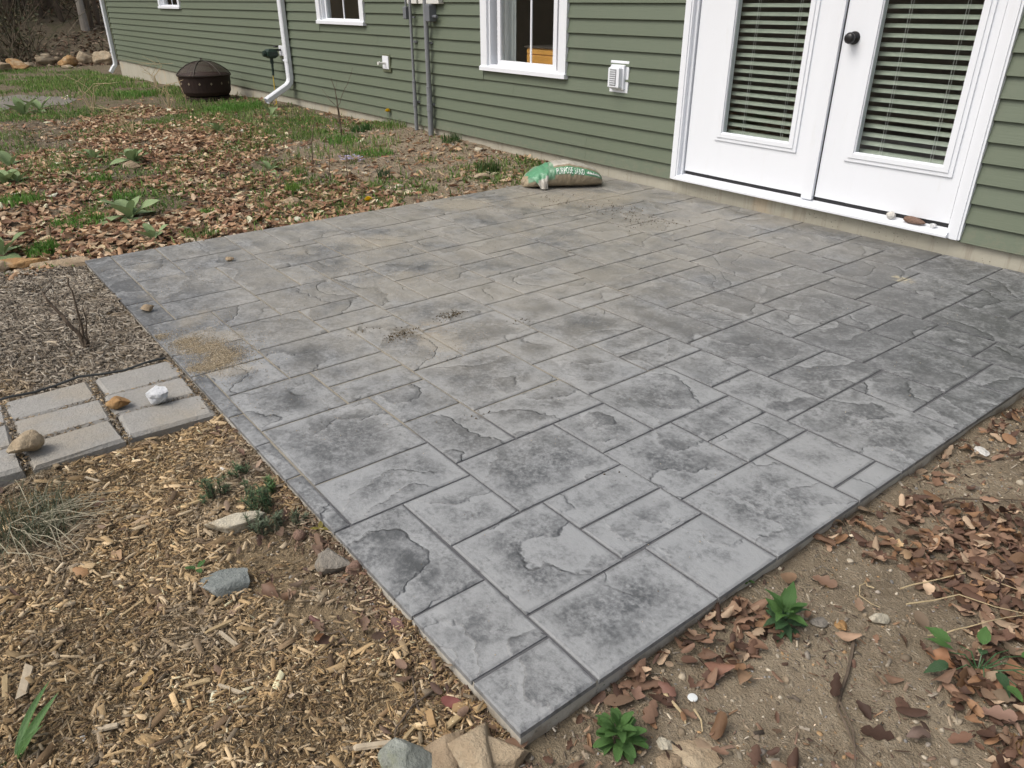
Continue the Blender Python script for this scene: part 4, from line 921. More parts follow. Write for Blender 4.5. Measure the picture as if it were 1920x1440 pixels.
LP = zone_poly([(-60, 330), (70, 265), (230, 190), (420, 215), (520, 262), (600, 320), (700, 345), (765, 392), (540, 432), (300, 470), (150, 490), (-60, 490)])
x, y = rect_pts(130000, -14.5, -4.40, -1.6, 4.2); k = free(x, y) & visible(x, y); x, y = x[k], y[k]
den = np.where(inside(LP, x, y), .5, .06)*sstep(.30, .50, fbm(x, y, 1.5, 41))*sstep(.25, .55, fbm(x, y, 5., 43)+.15)*(1-.8*sstep(-10.5, -12, x)); den = np.maximum(den, .5*np.exp(-((x-PX0+.05)/.06)**2)*(y < 2.6)); den = np.maximum(den, .3*np.exp(-((y-YW+.05)/.09)**2)*sstep(.45, .6, fbm(x, y, 1.7, 46)))
k = rs.uniform(size=len(x)) < den; x, y = x[k], y[k]; n = len(x)
do_leaves('leaf_litter', x, y, rs.uniform(.028, .092, n), np.clip(pick(LEAFT, n, .28)*np.array([1.32, 1.25, 1.16]), 0, .75), 'tan and brown fallen leaves on the yard beyond the patio', LFB, .0, .28)
def do_bits(x, y, label, cols, a=.004, b=.018):
    n = len(x); L = rs.uniform(a, b, n)*rs.choice([.6, 1., 1.5], n); z = gsurf(x, y)+rs.uniform(0, .006, n)
    return tag(scatter('debris', CHB, rs.randint(0, 8, n), np.stack([x, y, z], 1), rots(rs.uniform(0, 6.3, n), rs.normal(0, .35, n), rs.normal(0, .35, n)), np.stack([L, L*rs.choice([.1, .25, .6], n), np.full(n, .0012)], 1), cols, CHIP), label, 'debris', kind='stuff')
x, y = rect_pts(46000, PX1, 2.5, .1, 4.1); k = free(x, y) & visible(x, y, 1100, 300); x, y = x[k], y[k]; k = rs.uniform(size=len(x)) < .25+.75*sstep(.4, .6, fbm(x, y, 4., 37)); x, y = x[k], y[k]
do_bits(x, y, 'crumbled leaf and straw bits over the dirt right of the patio', pick(LEAFC+OLD+[(.5, .43, .32)], len(x), .3))
x, y = rect_pts(40000, -11, -4.42, -1.4, 4.2); k = free(x, y) & visible(x, y); x, y = x[k], y[k]
do_bits(x, y, 'crumbled leaf and straw bits over the yard beyond the patio', pick(LEAFT+OLD, len(x), .3), .01, .035)
x, y = rect_pts(9000, -2.35, -.66, .45, .606); k = free(x, y); x, y = x[k], y[k]; k = rs.uniform(size=len(x)) < np.exp(-((y-.6)/.05)**2); x, y = x[k], y[k]
do_bits(x, y, 'dark crumbs banked against the mulch side of the slab', pick(LEAFC+[(.09, .07, .05)], len(x), .3))
# leaves blown among the mulch and at the slab edge
x, y = rect_pts(3200, -2.4, -.66, -.9, .606); k = free(x, y) & visible(x, y); x, y = x[k], y[k]
den = .025+.5*np.exp(-((y-.575)/.04)**2)*sstep(.42, .55, fbm(x, y, 3., 51))+.30*inside(soilp, x, y); k = rs.uniform(size=len(x)) < den; x, y = x[k], y[k]; n = len(x)
do_leaves('leaf_litter', x, y, rs.uniform(.016, .045, n), pick(LEAFC, n, .25), 'dead leaves scattered over the mulch along the patio edge', lift=.008)
# gravel and clods in the dirt
PEBC = [(.30, .245, .17), (.22, .175, .12), (.40, .34, .25), (.34, .30, .25), (.17, .135, .095), (.50, .44, .34), (.27, .26, .24), (.38, .25, .13)]
def do_peb(name, x, y, s, label, cols=None, lift=0., mat=None):
    n = len(x); z = gsurf(x, y)+lift
    return tag(scatter(name, PBB, rs.randint(0, 6, n), np.stack([x, y, z], 1), rots(rs.uniform(0, 6.283, n), rs.normal(0, .4, n), rs.normal(0, .4, n)), np.stack([s, s*rs.uniform(.55, 1, n), s*rs.uniform(.3, .7, n)], 1), pick(PEBC, n) if cols is None else cols, PEB), label, 'gravel', kind='stuff')
x, y = rect_pts(40000, PX1, 2.5, .1, 4.1); k = free(x, y) & visible(x, y, 1100, 300); x, y = x[k], y[k]; n = len(x); q = rs.uniform(size=n)
do_peb('gravel', x, y, np.where(q < .86, rs.uniform(.003, .009, n), np.where(q < .985, rs.uniform(.008, .018, n), rs.uniform(.018, .034, n))), 'small stones and clods in the dirt right of the patio')
x, y = rect_pts(9000, -8.5, -4.4, 1.2, 4.25); k = free(x, y) & visible(x, y) & (rs.uniform(size=len(x)) < sstep(1.4, 2.6, y+(x+5)*.2)); x, y = x[k], y[k]; n = len(x); q = rs.uniform(size=n)
do_peb('gravel', x, y, np.where(q < .9, rs.uniform(.006, .016, n), rs.uniform(.015, .04, n)), 'small stones in the dirt between patio and conduits')
x, y = rect_pts(3000, -2.3, -.7, -.6, .606); k = free(x, y) & (inside(soilp, x, y) | (rs.uniform(size=len(x)) < .1)); x, y = x[k], y[k]; n = len(x)
do_peb('gravel', x, y, rs.uniform(.003, .012, n), 'small stones and clods in the bare patch of the mulch', lift=.004)
# grains on the patio
xs_, ys_ = [], []
for px, py, r_, st in SAND_BLOBS:
    c = on_z(px, py, 0); nn = int(420*st*(r_/.25)); a = rs.uniform(0, 6.283, nn); rr = r_*np.sqrt(rs.uniform(0, 1, nn)); xs_.append(c[0]+rr*np.cos(a)); ys_.append(c[1]+rr*np.sin(a))
x = np.concatenate(xs_); y = np.concatenate(ys_); k = (x > PX0) & (x < PX1) & (y > PY0) & (y < PY1); x, y = x[k], y[k]; n = len(x)
x2, y2 = rect_pts(900, PX0, PX1, PY0, PY1); x = np.concatenate([x, x2]); y = np.concatenate([y, y2]); n = len(x); s = rs.uniform(.0014, .0036, n)
tag(scatter('sand', PBB, rs.randint(0, 6, n), np.stack([x, y, s*.2+.0005], 1), rots(rs.uniform(0, 6, n), rs.uniform(0, 6, n), rs.uniform(0, 6, n)), np.stack([s, s, s*.8], 1), pick([(.45, .36, .23), (.54, .45, .31), (.33, .25, .15), (.2, .16, .11)], n), PEB), 'scattered grains of sand on the patio', 'sand', kind='stuff')
# the crescent shaped spill at the patio edge, grain on grain
ca = [on_z(*q, 0) for q in ((300, 632), (350, 640), (385, 655), (415, 660), (425, 668), (418, 680), (395, 688), (370, 690), (360, 648), (392, 650), (405, 672))]
nn = 15000; w_ = np.array([.6, 1, 1.3, 1.1, 1, 1, 1.2, .8, .9, 1.3, .7]); k = rs.choice(len(ca), nn, p=w_/w_.sum()); P3 = np.array(ca)[k]; sg = rs.choice([.018, .035, .07], nn, p=[.5, .35, .15])
x = P3[:, 0]+rs.normal(0, 1, nn)*sg*.8; y = P3[:, 1]+rs.normal(0, 1, nn)*sg*1.25; den = np.exp(-sg/.03); s = rs.uniform(.0016, .0042, nn); z = np.where((x > PX0) & (y > PY0), .0005, gsurf(x, y)+.006)+np.abs(rs.normal(0, .0035, nn))*den
tag(scatter('sand', PBB, rs.randint(0, 6, nn), np.stack([x, y, z], 1), rots(rs.uniform(0, 6, nn), rs.uniform(0, 6, nn), rs.uniform(0, 6, nn)), np.stack([s, s, s*.8], 1), pick([(.43, .35, .23), (.52, .44, .31), (.34, .27, .17), (.24, .19, .12), (.6, .53, .4)], nn), PEB), 'crescent of spilled tan sand at the mulch side patio edge', 'sand', kind='stuff')
mc = [on_z(*q, 0) for q in ((745, 630), (765, 622), (735, 634), (845, 592), (855, 588), (835, 596), (675, 618), (682, 621), (965, 605), (890, 778), (1160, 882), (985, 602))]
P3 = np.array([mc[i] for i in rs.choice(12, 420, p=np.array([3, 3, 2, 3, 3, 2, 1, 1, .5, .6, .2, .4])/19.7)]); x = P3[:, 0]+rs.normal(0, .022, 420); y = P3[:, 1]+rs.normal(0, .028, 420); s = rs.uniform(.002, .009, 420)
tag(scatter('mud', PBB, rs.randint(0, 6, 420), np.stack([x, y, s*.15+.0006], 1), rots(rs.uniform(0, 6, 420), rs.normal(0, .3, 420), rs.normal(0, .3, 420)), np.stack([s, s*.7, s*.4], 1), pick([(.10, .075, .04), (.07, .055, .03), (.15, .11, .06)], 420), PEB), 'crumbs of dried mud in the middle of the patio', 'mud', kind='stuff')
dc = [on_z(*q, 0) for q in ((1130, 388), (1165, 400), (1205, 412), (1225, 420), (1050, 378))]
P3 = np.array([dc[i] for i in rs.randint(0, 5, 240)]); x = P3[:, 0]+rs.normal(0, .09, 240); y = P3[:, 1]+rs.normal(0, .09, 240); s = rs.uniform(.004, .011, 240)
tag(scatter('gravel', PBB, rs.randint(0, 6, 240), np.stack([x, y, s*.25+.0008], 1), rots(rs.uniform(0, 6, 240), rs.normal(0, .5, 240), rs.normal(0, .5, 240)), np.stack([s, s*.8, s*.6], 1), pick([(.15, .12, .085), (.09, .07, .05), (.24, .2, .15)], 240), PEB), 'crumbs of dirt on the patio in front of the sand bag', 'dirt', kind='stuff')

# ------------------------------------------------------------------ grass
def blades(x, y, h, w, cols, lean=.45, z=None):
    n = len(x); z = gsurf(x, y)-.004 if z is None else z; a = rs.uniform(0, 6.283, n); d = np.stack([np.cos(a), np.sin(a), 0*a], 1); b = rs.uniform(0, 6.283, n); s = np.stack([np.cos(b), np.sin(b), 0*b], 1)*(w/2)[:, None]
    ln = np.abs(rs.normal(0, lean, n))[:, None]; P = np.stack([x, y, z], 1); up = np.array([0, 0, 1.])
    m = P+d*ln*h[:, None]*.35+up*(h*.62)[:, None]; t = P+d*ln*h[:, None]*1.05+up*(h*np.clip(1.02-ln[:, 0]*.45, .25, 1))[:, None]
    V = np.stack([P-s, P+s, m-s*.75, m+s*.75, t], 1).reshape(-1, 3); i = np.arange(n)*5
    return V, np.stack([i, i+1, i+3, i+2], 1), np.stack([i+2, i+3, i+4], 1), np.repeat(cols, 5, 0)
def grass_obj(name, parts, mat=None, parent=None, origin=None):
    V, F, C, o = [], [], [], 0
    for v, q, t, c in parts:
        V.append(v); C.append(c); F += (q+o).tolist()+(t+o).tolist(); o += len(v)
    V = np.concatenate(V); ob = add(name, V, F, mat or GRASS, parent, origin=(np.zeros(3) if origin is None else origin), cols=np.concatenate(C)); return ob
GRC = [(.12, .22, .045), (.15, .255, .06), (.095, .18, .04), (.20, .27, .085), (.08, .145, .035), (.26, .25, .12)]
LAWN = zone_poly([(-200, 118), (60, 128), (215, 132), (330, 150), (345, 186), (250, 196), (150, 172), (20, 176), (-200, 190)])
GP = [zone_poly(p) for p in ([(330, 180), (480, 190), (560, 205), (640, 235), (720, 240), (700, 262), (560, 250), (420, 222), (330, 215)], [(560, 250), (680, 250), (760, 268), (700, 292), (600, 300), (540, 270)], [(-60, 250), (60, 255), (80, 290), (20, 300), (-60, 300)], [(350, 235), (450, 230), (520, 250), (480, 270), (380, 262)], [(450, 285), (540, 270), (580, 300), (500, 330), (470, 320)], [(700, 235), (770, 215), (780, 240), (720, 255)], [(-60, 310), (110, 305), (150, 335), (60, 345), (-60, 340)])]
parts = []
x, y = rect_pts(110000, -25, -10.5, -3.5, 4.2); k = visible(x, y, 200, 100) & free(x, y); x, y = x[k], y[k]
k = rs.uniform(size=len(x)) < (.12+.6*inside(LAWN, x, y))*sstep(.36, .58, fbm(x, y, 1.1, 61)); x, y = x[k], y[k]; n = len(x)
parts.append(blades(x, y, rs.uniform(.03, .10, n), rs.uniform(.008, .018, n), pick(GRC, n)*(1.0+.7*fbm(x, y, .5, 62))[:, None], .5))
x, y = rect_pts(60000, -12.5, -4.42, -1.2, 4.22); k = visible(x, y, 200, 100) & free(x, y, pat=.02); x, y = x[k], y[k]
den = np.full(len(x), .05)
for p_ in GP: den = np.maximum(den, inside(p_, x, y)*.62)
k = rs.uniform(size=len(x)) < den*sstep(.36, .56, fbm(x, y, 2.1, 63)); x, y = x[k], y[k]; n = len(x)
parts.append(blades(x, y, rs.uniform(.025, .10, n), rs.uniform(.004, .009, n), pick(GRC, n)*1.3, .55))
x, y = rect_pts(90000, -13, -4.45, -1.6, 4.2); k = visible(x, y, 200, 100) & free(x, y, pat=.02); x, y = x[k], y[k]
k = rs.uniform(size=len(x)) < .9*sstep(.47, .62, fbm(x, y, 1.15, 66)); x, y = x[k], y[k]; n = len(x)
parts.append(blades(x, y, rs.uniform(.015, .055, n), rs.uniform(.006, .014, n), pick(GRC, n)*1.15, .9))
tag(grass_obj('grass', parts), 'patchy green lawn grass between the fire pit and the boulders', 'grass', kind='stuff')
def tuft(px, py, rad, h, n, label, cols=GRC, lean=.45, w=.006, name='grass_tuft', cat='grass', grp=None):
    P = ground(px, py); a = rs.uniform(0, 6.283, n); r = rad*np.sqrt(rs.uniform(0, 1, n)); x, y = P[0]+r*np.cos(a), P[1]+r*np.sin(a)
    k = free(x, y); x, y = x[k], y[k]; n = len(x); z0 = float(gsurf(P[0], P[1]))
    o = grass_obj(name, [blades(x, y, rs.uniform(.45, 1., n)*h, rs.uniform(.7, 1.3, n)*w, pick(cols, n)*1.25, lean)], origin=np.array([P[0], P[1], z0])); return tag(o, label, cat, grp)
BRG = [(.085, .21, .032), (.115, .25, .045), (.07, .165, .03), (.16, .28, .07)]
tuft(83, 478, .085, .10, 230, 'bright green grass tuft behind the orange edging rock', BRG)
tuft(150, 420, .16, .08, 260, 'wide low grass patch left of the big mullein', BRG)
tuft(45, 385, .14, .10, 240, 'dense grass tuft left of the wide low patch, near the frame edge', BRG)
tuft(238, 372, .10, .06, 140, 'thin grass patch just behind the big mullein', BRG)
tuft(375, 443, .12, .055, 200, 'short grass clump at the far patio edge below the leaf litter', GRC)
tuft(185, 340, .10, .075, 150, 'grass tuft in the leaves behind the big mullein and left of it', BRG)
tuft(395, 400, .07, .05, 100, 'small green clump in leaves near the far patio edge', BRG)
tuft(548, 362, .06, .10, 110, 'yellow green clump in leaf litter behind the half buried rock', [(.11, .2, .035), (.14, .24, .05)])
tuft(640, 265, .19, .09, 330, 'lush grass clump nearest the bare sapling', BRG)
tuft(560, 330, .07, .12, 70, 'tall thin grass in leaf litter behind the yellow green clump', GRC)
tuft(700, 290, .18, .08, 300, 'long grass clump in dirt in front of the sapling', BRG)
tuft(678, 247, .11, .11, 200, 'dark upright grass clump near the wall', [(.045, .10, .03), (.06, .13, .04)])
tuft(745, 237, .20, .09, 260, 'weedy grass clump at the foot of the thinner conduit', GRC)
tuft(848, 267, .10, .11, 120, 'dark weed clump at the wall right of the thicker conduit', [(.04, .08, .025), (.07, .12, .04)])
tuft(915, 325, .10, .12, 170, 'dark weed clump in the dirt left of the sand bag', [(.035, .065, .02), (.06, .10, .03)])
tuft(802, 356, .08, .06, 90, 'sparse grass sprig in the dirt at the far patio edge', GRC)
tuft(800, 303, .10, .07, 60, 'sparse grass tuft in the dirt in front of the conduits', GRC)
tuft(860, 298, .06, .05, 50, 'tiny grass tuft in dirt in front of the dark wall weeds', GRC)
tuft(720, 335, .05, .13, 60, 'upright weed stalk clump in front of the long grass clump', [(.05, .09, .04), (.08, .12, .06)])
tuft(698, 349, .07, .06, 80, 'low green clump left of the stones in the dirt', GRC)
tuft(255, 181, .3, .12, 240, 'bright grass clump in front of the fire pit, on its house corner side', BRG, w=.01)
tuft(440, 205, .36, .11, 800, 'bright grass strip between fire pit and downspout', BRG, w=.009)
# clump of grey green ornamental grass lying in the mulch
P = ground(70, 1000); o = empty('ornamental_grass', (P[0], P[1], float(gsurf(P[0], P[1])))); tag(o, 'grey green ornamental grass clump with dry straws in the mulch', 'grass')
n = 420; a = rs.uniform(0, 6.283, n); r = .11*np.sqrt(rs.uniform(0, 1, n)); x, y = P[0]+r*np.cos(a)-.02, P[1]+r*np.sin(a)
grass_obj('green_blades', [blades(x, y, rs.uniform(.05, .13, n), rs.uniform(.0014, .003, n), pick([(.12, .15, .095), (.165, .19, .125), (.09, .12, .07), (.21, .2, .13)], n), .9)], parent=o, origin=np.array(wori(o)))
m = MB()
for _ in range(55):
    a = rs.uniform(-1.0, 2.6); L = rs.uniform(.08, .22); b = np.array([P[0]+rs.normal(0, .05), P[1]+rs.normal(0, .05), wori(o)[2]+.02+rs.uniform(0, .03)]); d = np.array([math.cos(a+.8), math.sin(a+.8), 0])
    m.tube([b, b+d*L*.5+np.array([0, 0, rs.uniform(.0, .035)]), b+d*L+np.array([0, 0, rs.uniform(-.015, .01)])], [.0014, .0011, .0005], 4)
add('straws', m.V, m.F, simple('straw', (.33, .30, .21), .7, var=.3), o)

# ------------------------------------------------------------------ leafy plants
def leaf_grid(L, W, curl, fold, n=9, shape='oval', serr=0., seed=0):
    r = np.random.RandomState(seed); V = []; F = []
    for i in range(n):
        t = i/(n-1)
        if shape == 'oval': w = math.sin(math.pi*min(1, t*.93+.045))**.8*(.75+.5*t)
        elif shape == 'pointed': w = (math.sin(math.pi*(t**.72)*.985+.02))**1.0
        else: w = math.sin(math.pi*min(1, t*.9+.05))**.65
        w *= 1+serr*((i % 2)*2-1)
        for j, s in enumerate((-1, -.5, 0, .5, 1)):
            y = s*W/2*w; V.append((t*L, y, curl*L*(-(t**2))+curl*L*.25*t+fold*abs(y)+.05*W*math.sin(t*9+s*2+seed)*abs(s)))
    for i in range(n-1):
        for j in range(4): a = i*5+j; F.append((a, a+1, a+6, a+5))
    return np.array(V), F
LM = {}
def leaf_mesh(key, mat, **k):
    if key not in LM: V, F = leaf_grid(**k); LM[key] = make_mesh('leaf', V, F, mat, True)
    return LM[key]
def plant(px, py, name, label, cat, leaves, z=None, stem=None, P=None):
    if P is None: P = ground(px, py); P[2] = float(gsurf(P[0], P[1]))
    e = empty(name, P); tag(e, label, cat)
    for (me, az, el, s, r0, zz, roll) in leaves:
        o = bpy.data.objects.new('leaf', me); COL.objects.link(o); o.parent = e
        o.location = (r0*math.cos(az), r0*math.sin(az), zz); o.rotation_euler = Euler((roll, -el, az), 'XYZ'); o.scale = (s, s*rs.uniform(.88, 1.1), s)
    if stem: stem.build('stem', BARK if stem is None else WEEDD, e)
    return e
ML = [leaf_mesh(('m', i), MULL, L=1., W=.56, curl=c, fold=f, shape='oval', seed=i, n=10) for i, (c, f) in enumerate(((.25, .25), (.5, .3), (.12, .35), (.75, .15)))]
def mullein(px, py, scale, label, n=10, up=None, extra=()):
    lv = []
    for k in range(n):
        ring = k/n; az = k*2.4+rs.uniform(-.25, .25); el = np.interp(ring, [0, .45, 1], [.12, .85, 1.3])+rs.normal(0, .08)
        lv.append((ML[(3 if ring < .3 else k % 3)], az, el, scale*np.interp(ring, [0, .4, 1], [1., .95, .55])*rs.uniform(.85, 1.1), .012, .008+.012*ring, rs.normal(0, .12)))
    return plant(px, py, 'mullein', label, 'plant', lv+list(extra))
mullein(244, 412, .215, 'large woolly grey green mullein rosette nearest the far patio corner', 9)
mullein(289, 452, .12, 'young mullein rosette at the patio edge in front of the large one', 6)
mullein(252, 306, .17, 'broad mullein rosette in the middle of the leaf litter', 10)
mullein(178, 300, .15, 'mullein rosette in leaf litter left of the broad one', 6)
mullein(45, 214, .27, 'mullein clump in the grey patch at the far edge of the leaf litter', 6)
mullein(76, 206, .27, 'upright mullein next to the clump in the grey patch', 5)
mullein(5, 482, .2, 'tall mullein leaves cut by the frame behind the edging rocks', 6)
mullein(10, 350, .17, 'mullein cut by the frame edge beside the dense grass tuft', 7)
mullein(35, 348, .14, 'small mullein at the dense grass tuft, second from the frame edge', 6)
mullein(410, 248, .17, 'small mullein among grass in front of the fire pit', 6)
mullein(508, 322, .13, 'tiny bluish mullein seedling in the middle of the litter', 5)
mullein(508, 218, .2, 'leaning mullein leaf by the downspout outlet', 3)
mullein(20, 312, .18, 'small leafy rosette between the framed mullein and the grass strip', 5)
WL = [leaf_mesh(('w', i), WEED, L=1., W=.52, curl=c, fold=.22, shape='round', seed=20+i, n=8) for i, c in enumerate((.2, .45, .7))]
lv = []
for k in range(34):
    q = k/34; az = k*2.4+rs.uniform(-.3, .3); lv.append((WL[k % 3], az, np.interp(q, [0, 1], [.15, 1.25])+rs.normal(0, .1), np.interp(q, [0, 1], [.046, .025])*rs.uniform(.85, 1.15), rs.uniform(.004, .018), .004+.045*q, rs.normal(0, .2)))
plant(1160, 1388, 'leafy_rosette', 'bright green leafy rosette weed just right of the patio corner', 'plant', lv)
PLf = [leaf_mesh(('p', i), WEED, L=1., W=.50, curl=c, fold=.2, shape='pointed', serr=.06, seed=30+i, n=11) for i, c in enumerate((.2, .5))]; PLd = [leaf_mesh(('d', i), WEEDD, L=1., W=.52, curl=c, fold=.15, shape='pointed', serr=.05, seed=40+i, n=11) for i, c in enumerate((.35, .8))]
lv = []
for k in range(22):
    q = k/22; az = k*2.4+rs.uniform(-.3, .3); up = q > .5; lv.append(((PLf if up else PLd)[k % 2], az, np.interp(q, [0, 1], [.0, 1.05])+rs.normal(0, .1), (rs.uniform(.042, .068) if up else rs.uniform(.038, .055)), .006, .006+.055*q, rs.normal(0, .2)))
plant(1466, 1178, 'pointed_weed', 'green weed with pointed leaves beside the patio among brown leaves', 'plant', lv)
lv = []; stm = MB()
PB = ground(1832, 1262); PB[2] = float(gsurf(PB[0], PB[1]))
for k, (dx, dy) in enumerate(((.02, .09), (.06, .06), (-.02, .05), (.05, .10), (-.05, .02), (.10, .05), (-.06, -.02), (.02, -.03), (.07, .0), (-.03, -.07), (.12, .08), (.0, .02))):
    az = math.atan2(dy, dx)+rs.normal(0, .4); lv.append(((PLf, PLd)[k % 2][k % 2], az, rs.uniform(-.1, .45), rs.uniform(.038, .058), math.hypot(dx, dy), .02+rs.uniform(0, .03), rs.normal(0, .3)))
    stm.tube([PB+np.array([0, 0, .004]), PB+np.array([dx*.5, dy*.5, .035]), PB+np.array([dx, dy, .025])], [.0018, .0015, .001], 5)
e = plant(0, 0, 'sprawling_weed', 'sprawling weed with toothed leaves beside the orange dead leaf', 'plant', lv, P=PB); stm.build('stem', WEEDD, e)
plant(372, 1074, 'clover_leaf', 'single bright green leaf sprouting in the mulch by the slate piece', 'plant', [(WL[0], a, .35, .028, .001, .012, 0) for a in (0, 2.1, 4.2)])
BL = leaf_mesh('blade', WEED, L=1., W=.14, curl=.3, fold=.5, shape='pointed', seed=50, n=10)
plant(28, 1432, 'iris_plant', 'long green blade leaves entering at the lower corner of the frame', 'plant', [(BL, 1.9, .85, .13, .004, 0, .3), (BL, 2.5, .6, .15, .004, 0, -.2), (BL, 1.2, 1.1, .10, .004, 0, .2), (BL, 4.5, .5, .10, .004, 0, .2)])
plant(1118, 1282, 'seedling', 'tiny yellow green seedling against the side of the slab', 'plant', [(WL[0], a, .4, .018, .001, .012, 0) for a in (.3, 2.4, 4.4)]); plant(1398, 1098, 'seedling', 'tiny green sprout at the slab side above the pointed weed', 'plant', [(WL[0], a, .4, .02, .001, .012, 0) for a in (.1, 2.1, 4.1, 5.2)])
plant(602, 1000, 'seedling', 'yellowish sprout at the mulch side edge of the slab', 'plant', [(leaf_mesh('ys', m_leaf('yellow_leaf', (.24, .20, .03), (.32, .28, .06)), L=1., W=.45, curl=.3, fold=.2, shape='pointed', seed=60), a, .5, .028, .001, .01, 0) for a in (.4, 2.6, 4.4)])
# dandelions
DY = simple('dandelion_yellow', (.72, .52, .02), .6, var=.2)
def dandelion(px, py, h, label, r=.022):
    P = ground(px, py); P[2] = float(gsurf(P[0], P[1])); lv = [(leaf_mesh('dl', WEEDD, L=1., W=.3, curl=.4, fold=.2, shape='oval', serr=.2, seed=61, n=11), a, .25, .10, .004, .004, 0) for a in np.arange(6)*1.05]
    e = plant(0, 0, 'dandelion', label, 'plant', lv, P=P); MB().tube([P, P+np.array([.005, .002, h])], .0025, 6).build('stem', WEED, e)
    m = MB(); c = P+np.array([.005, .002, h])
    for k in range(60):
        a = k*2.4; el = .15+1.2*(k/60); d = np.array([math.cos(a)*math.cos(el), math.sin(a)*math.cos(el), math.sin(el)])*r; t = np.array([-math.sin(a), math.cos(a), 0])*r*.16; m.poly([c-t, c+t, c+d+t, c+d-t], [(0, 1, 2, 3)])
    m.build('flower', DY, e)
dandelion(690, 378, .02, 'yellow dandelion at the far patio edge', .03); dandelion(728, 234, .13, 'tall yellow dandelion by the wall left of the conduits', .035)
# blue violets
P = ground(662, 304); e = empty('wild_violet', (P[0], P[1], float(gsurf(P[0], P[1])))); tag(e, 'clump of small lilac flowers in front of the lush grass', 'flowers')
m = MB()
for _ in range(40):
    c = wori(e)+np.array([rs.normal(0, .055), rs.normal(0, .055), rs.uniform(.02, .06)])
    for k in range(5): a = k*1.257+rs.uniform(0, 1); d = np.array([math.cos(a), math.sin(a), .3])*.012; t = np.array([-math.sin(a), math.cos(a), 0])*.005; m.poly([c-t*.3, c+t*.3, c+d+t, c+d-t], [(0, 1, 2, 3)])
m.build('petals', simple('lilac_petal', (.36, .33, .50), .6, var=.2), e)
V_, q_, t_, c_ = blades(wori(e)[0]+rs.normal(0, .06, 90), wori(e)[1]+rs.normal(0, .06, 90), rs.uniform(.02, .05, 90), np.full(90, .004), pick(GRC, 90)); add('foliage', V_, q_.tolist()+t_.tolist(), GRASS, e, cols=c_)
# lavender like sprigs beside the patio
def sprig(px, py, h, n, label, cols, spread=.03, lean=(0, 0)):
    P = ground(px, py); P[2] = float(gsurf(P[0], P[1])); e = empty('lavender', P); tag(e, label, 'plant'); st = MB(); V, F, C = [], [], []
    for k in range(n):
        b = P+np.array([rs.normal(0, spread*.5), rs.normal(0, spread*.5), 0]); hh = h*rs.uniform(.55, 1.); d = np.array([lean[0]+rs.normal(0, .22), lean[1]+rs.normal(0, .22), 1.]); d /= np.linalg.norm(d); top = b+d*hh
        st.tube([b, b+d*hh*.5+rs.normal(0, .003, 3), top], [.0014, .0011, .0007], 4)
        for j in range(46):
            t = rs.uniform(.12, 1.); c = b+(top-b)*t; a = rs.uniform(0, 6.283); q = np.array([math.cos(a), math.sin(a), rs.uniform(.25, .9)]); q /= np.linalg.norm(q); L = rs.uniform(.010, .019); s = np.cross(q, [0, 0, 1.]); s = s/np.linalg.norm(s)*.0013; i = len(V)
            V += [c-s, c+s, c+q*L+s*.4, c+q*L-s*.4]; F.append((i, i+1, i+2, i+3)); C += [pick(cols, 1, .2)[0]]*4
    st.build('stem', BARK, e); add('foliage', V, F, LAV, e, cols=np.array(C))
LVC = [(.06, .115, .05), (.085, .15, .065), (.045, .09, .04), (.12, .17, .09)]
sprig(402, 938, .085, 9, 'dark green lavender tuft in the mulch, farthest from the slab', LVC, .035)
sprig(492, 955, .10, 14, 'tallest lavender tuft beside the slab', LVC, .035)
sprig(488, 1000, .06, 10, 'low grey green lavender tuft in front of the tallest one', [(.13, .165, .10), (.17, .20, .135), (.09, .12, .07)], .05)
sprig(538, 990, .05, 6, 'sparse lavender tuft nearest the slab', [(.13, .165, .10), (.09, .12, .07)], .04)
sprig(455, 890, .045, 5, 'small lavender shoot behind the tallest tuft', LVC, .02)
sprig(514, 925, .05, 5, 'small green shoot between tallest lavender and the slab', [(.08, .16, .05), (.1, .18, .06)], .02)

# ------------------------------------------------------------------ twigs, bare shrubs, stalks
def twig(pts, r, label, name='twig', mat=None, cat='twig'):
    """pts: (px, py, lift above ground)"""
    Q = []
    for px, py, l in pts:
        P = ground(px, py, l); P[2] = float(gsurf(P[0], P[1]))+l; Q.append(P)
    Q = np.array(Q); T = []
    for i in range(len(Q)-1):
        for t in (0, .5): T.append(Q[i]*(1-t)+Q[i+1]*t+(rs.normal(0, .004, 3) if t else 0))
    T.append(Q[-1]); return tag(MB().tube(T, np.linspace(r, r*.45, len(T)), 6).build(name, mat or BARK), label, cat)
STRAW = simple('dry_stalk', (.42, .33, .19), .7, var=.25)
twig([(1603, 1190, .008), (1590, 1260, .01), (1570, 1330, .006), (1600, 1390, .01), (1655, 1445, .008)], .0045, 'long grey brown twig curving across the dirt below the weeds')
twig([(1575, 1320, .008), (1600, 1370, .012), (1605, 1445, .01)], .003, 'thin twig forking from the long twig in the dirt')
twig([(772, 1262, .012), (782, 1320, .018), (812, 1370, .016), (818, 1445, .012)], .0024, 'thin pale twig in the mulch running down to the lichen rock')
twig([(822, 1278, .012), (772, 1320, .02), (742, 1362, .018), (733, 1412, .012)], .0028, 'brown twig crossing the thin pale twig in the mulch')
twig([(1247, 1296, .01), (1268, 1322, .012), (1286, 1354, .01)], .0045, 'pair of thick straw stems in the dirt near the rosette', mat=STRAW, cat='straw')
twig([(1302, 1328, .01), (1318, 1368, .006)], .0026, 'single pale straw under the white petal', mat=STRAW, cat='straw')
twig([(600, 1185, .01), (636, 1180, .02), (652, 1210, .012), (600, 1220, .01)], .0024, 'curled reddish root by the soil patch')
twig([(178, 770, .01), (230, 776, .008), (288, 775, .006)], .003, 'thin dark stick on the pavers under the orange rock')
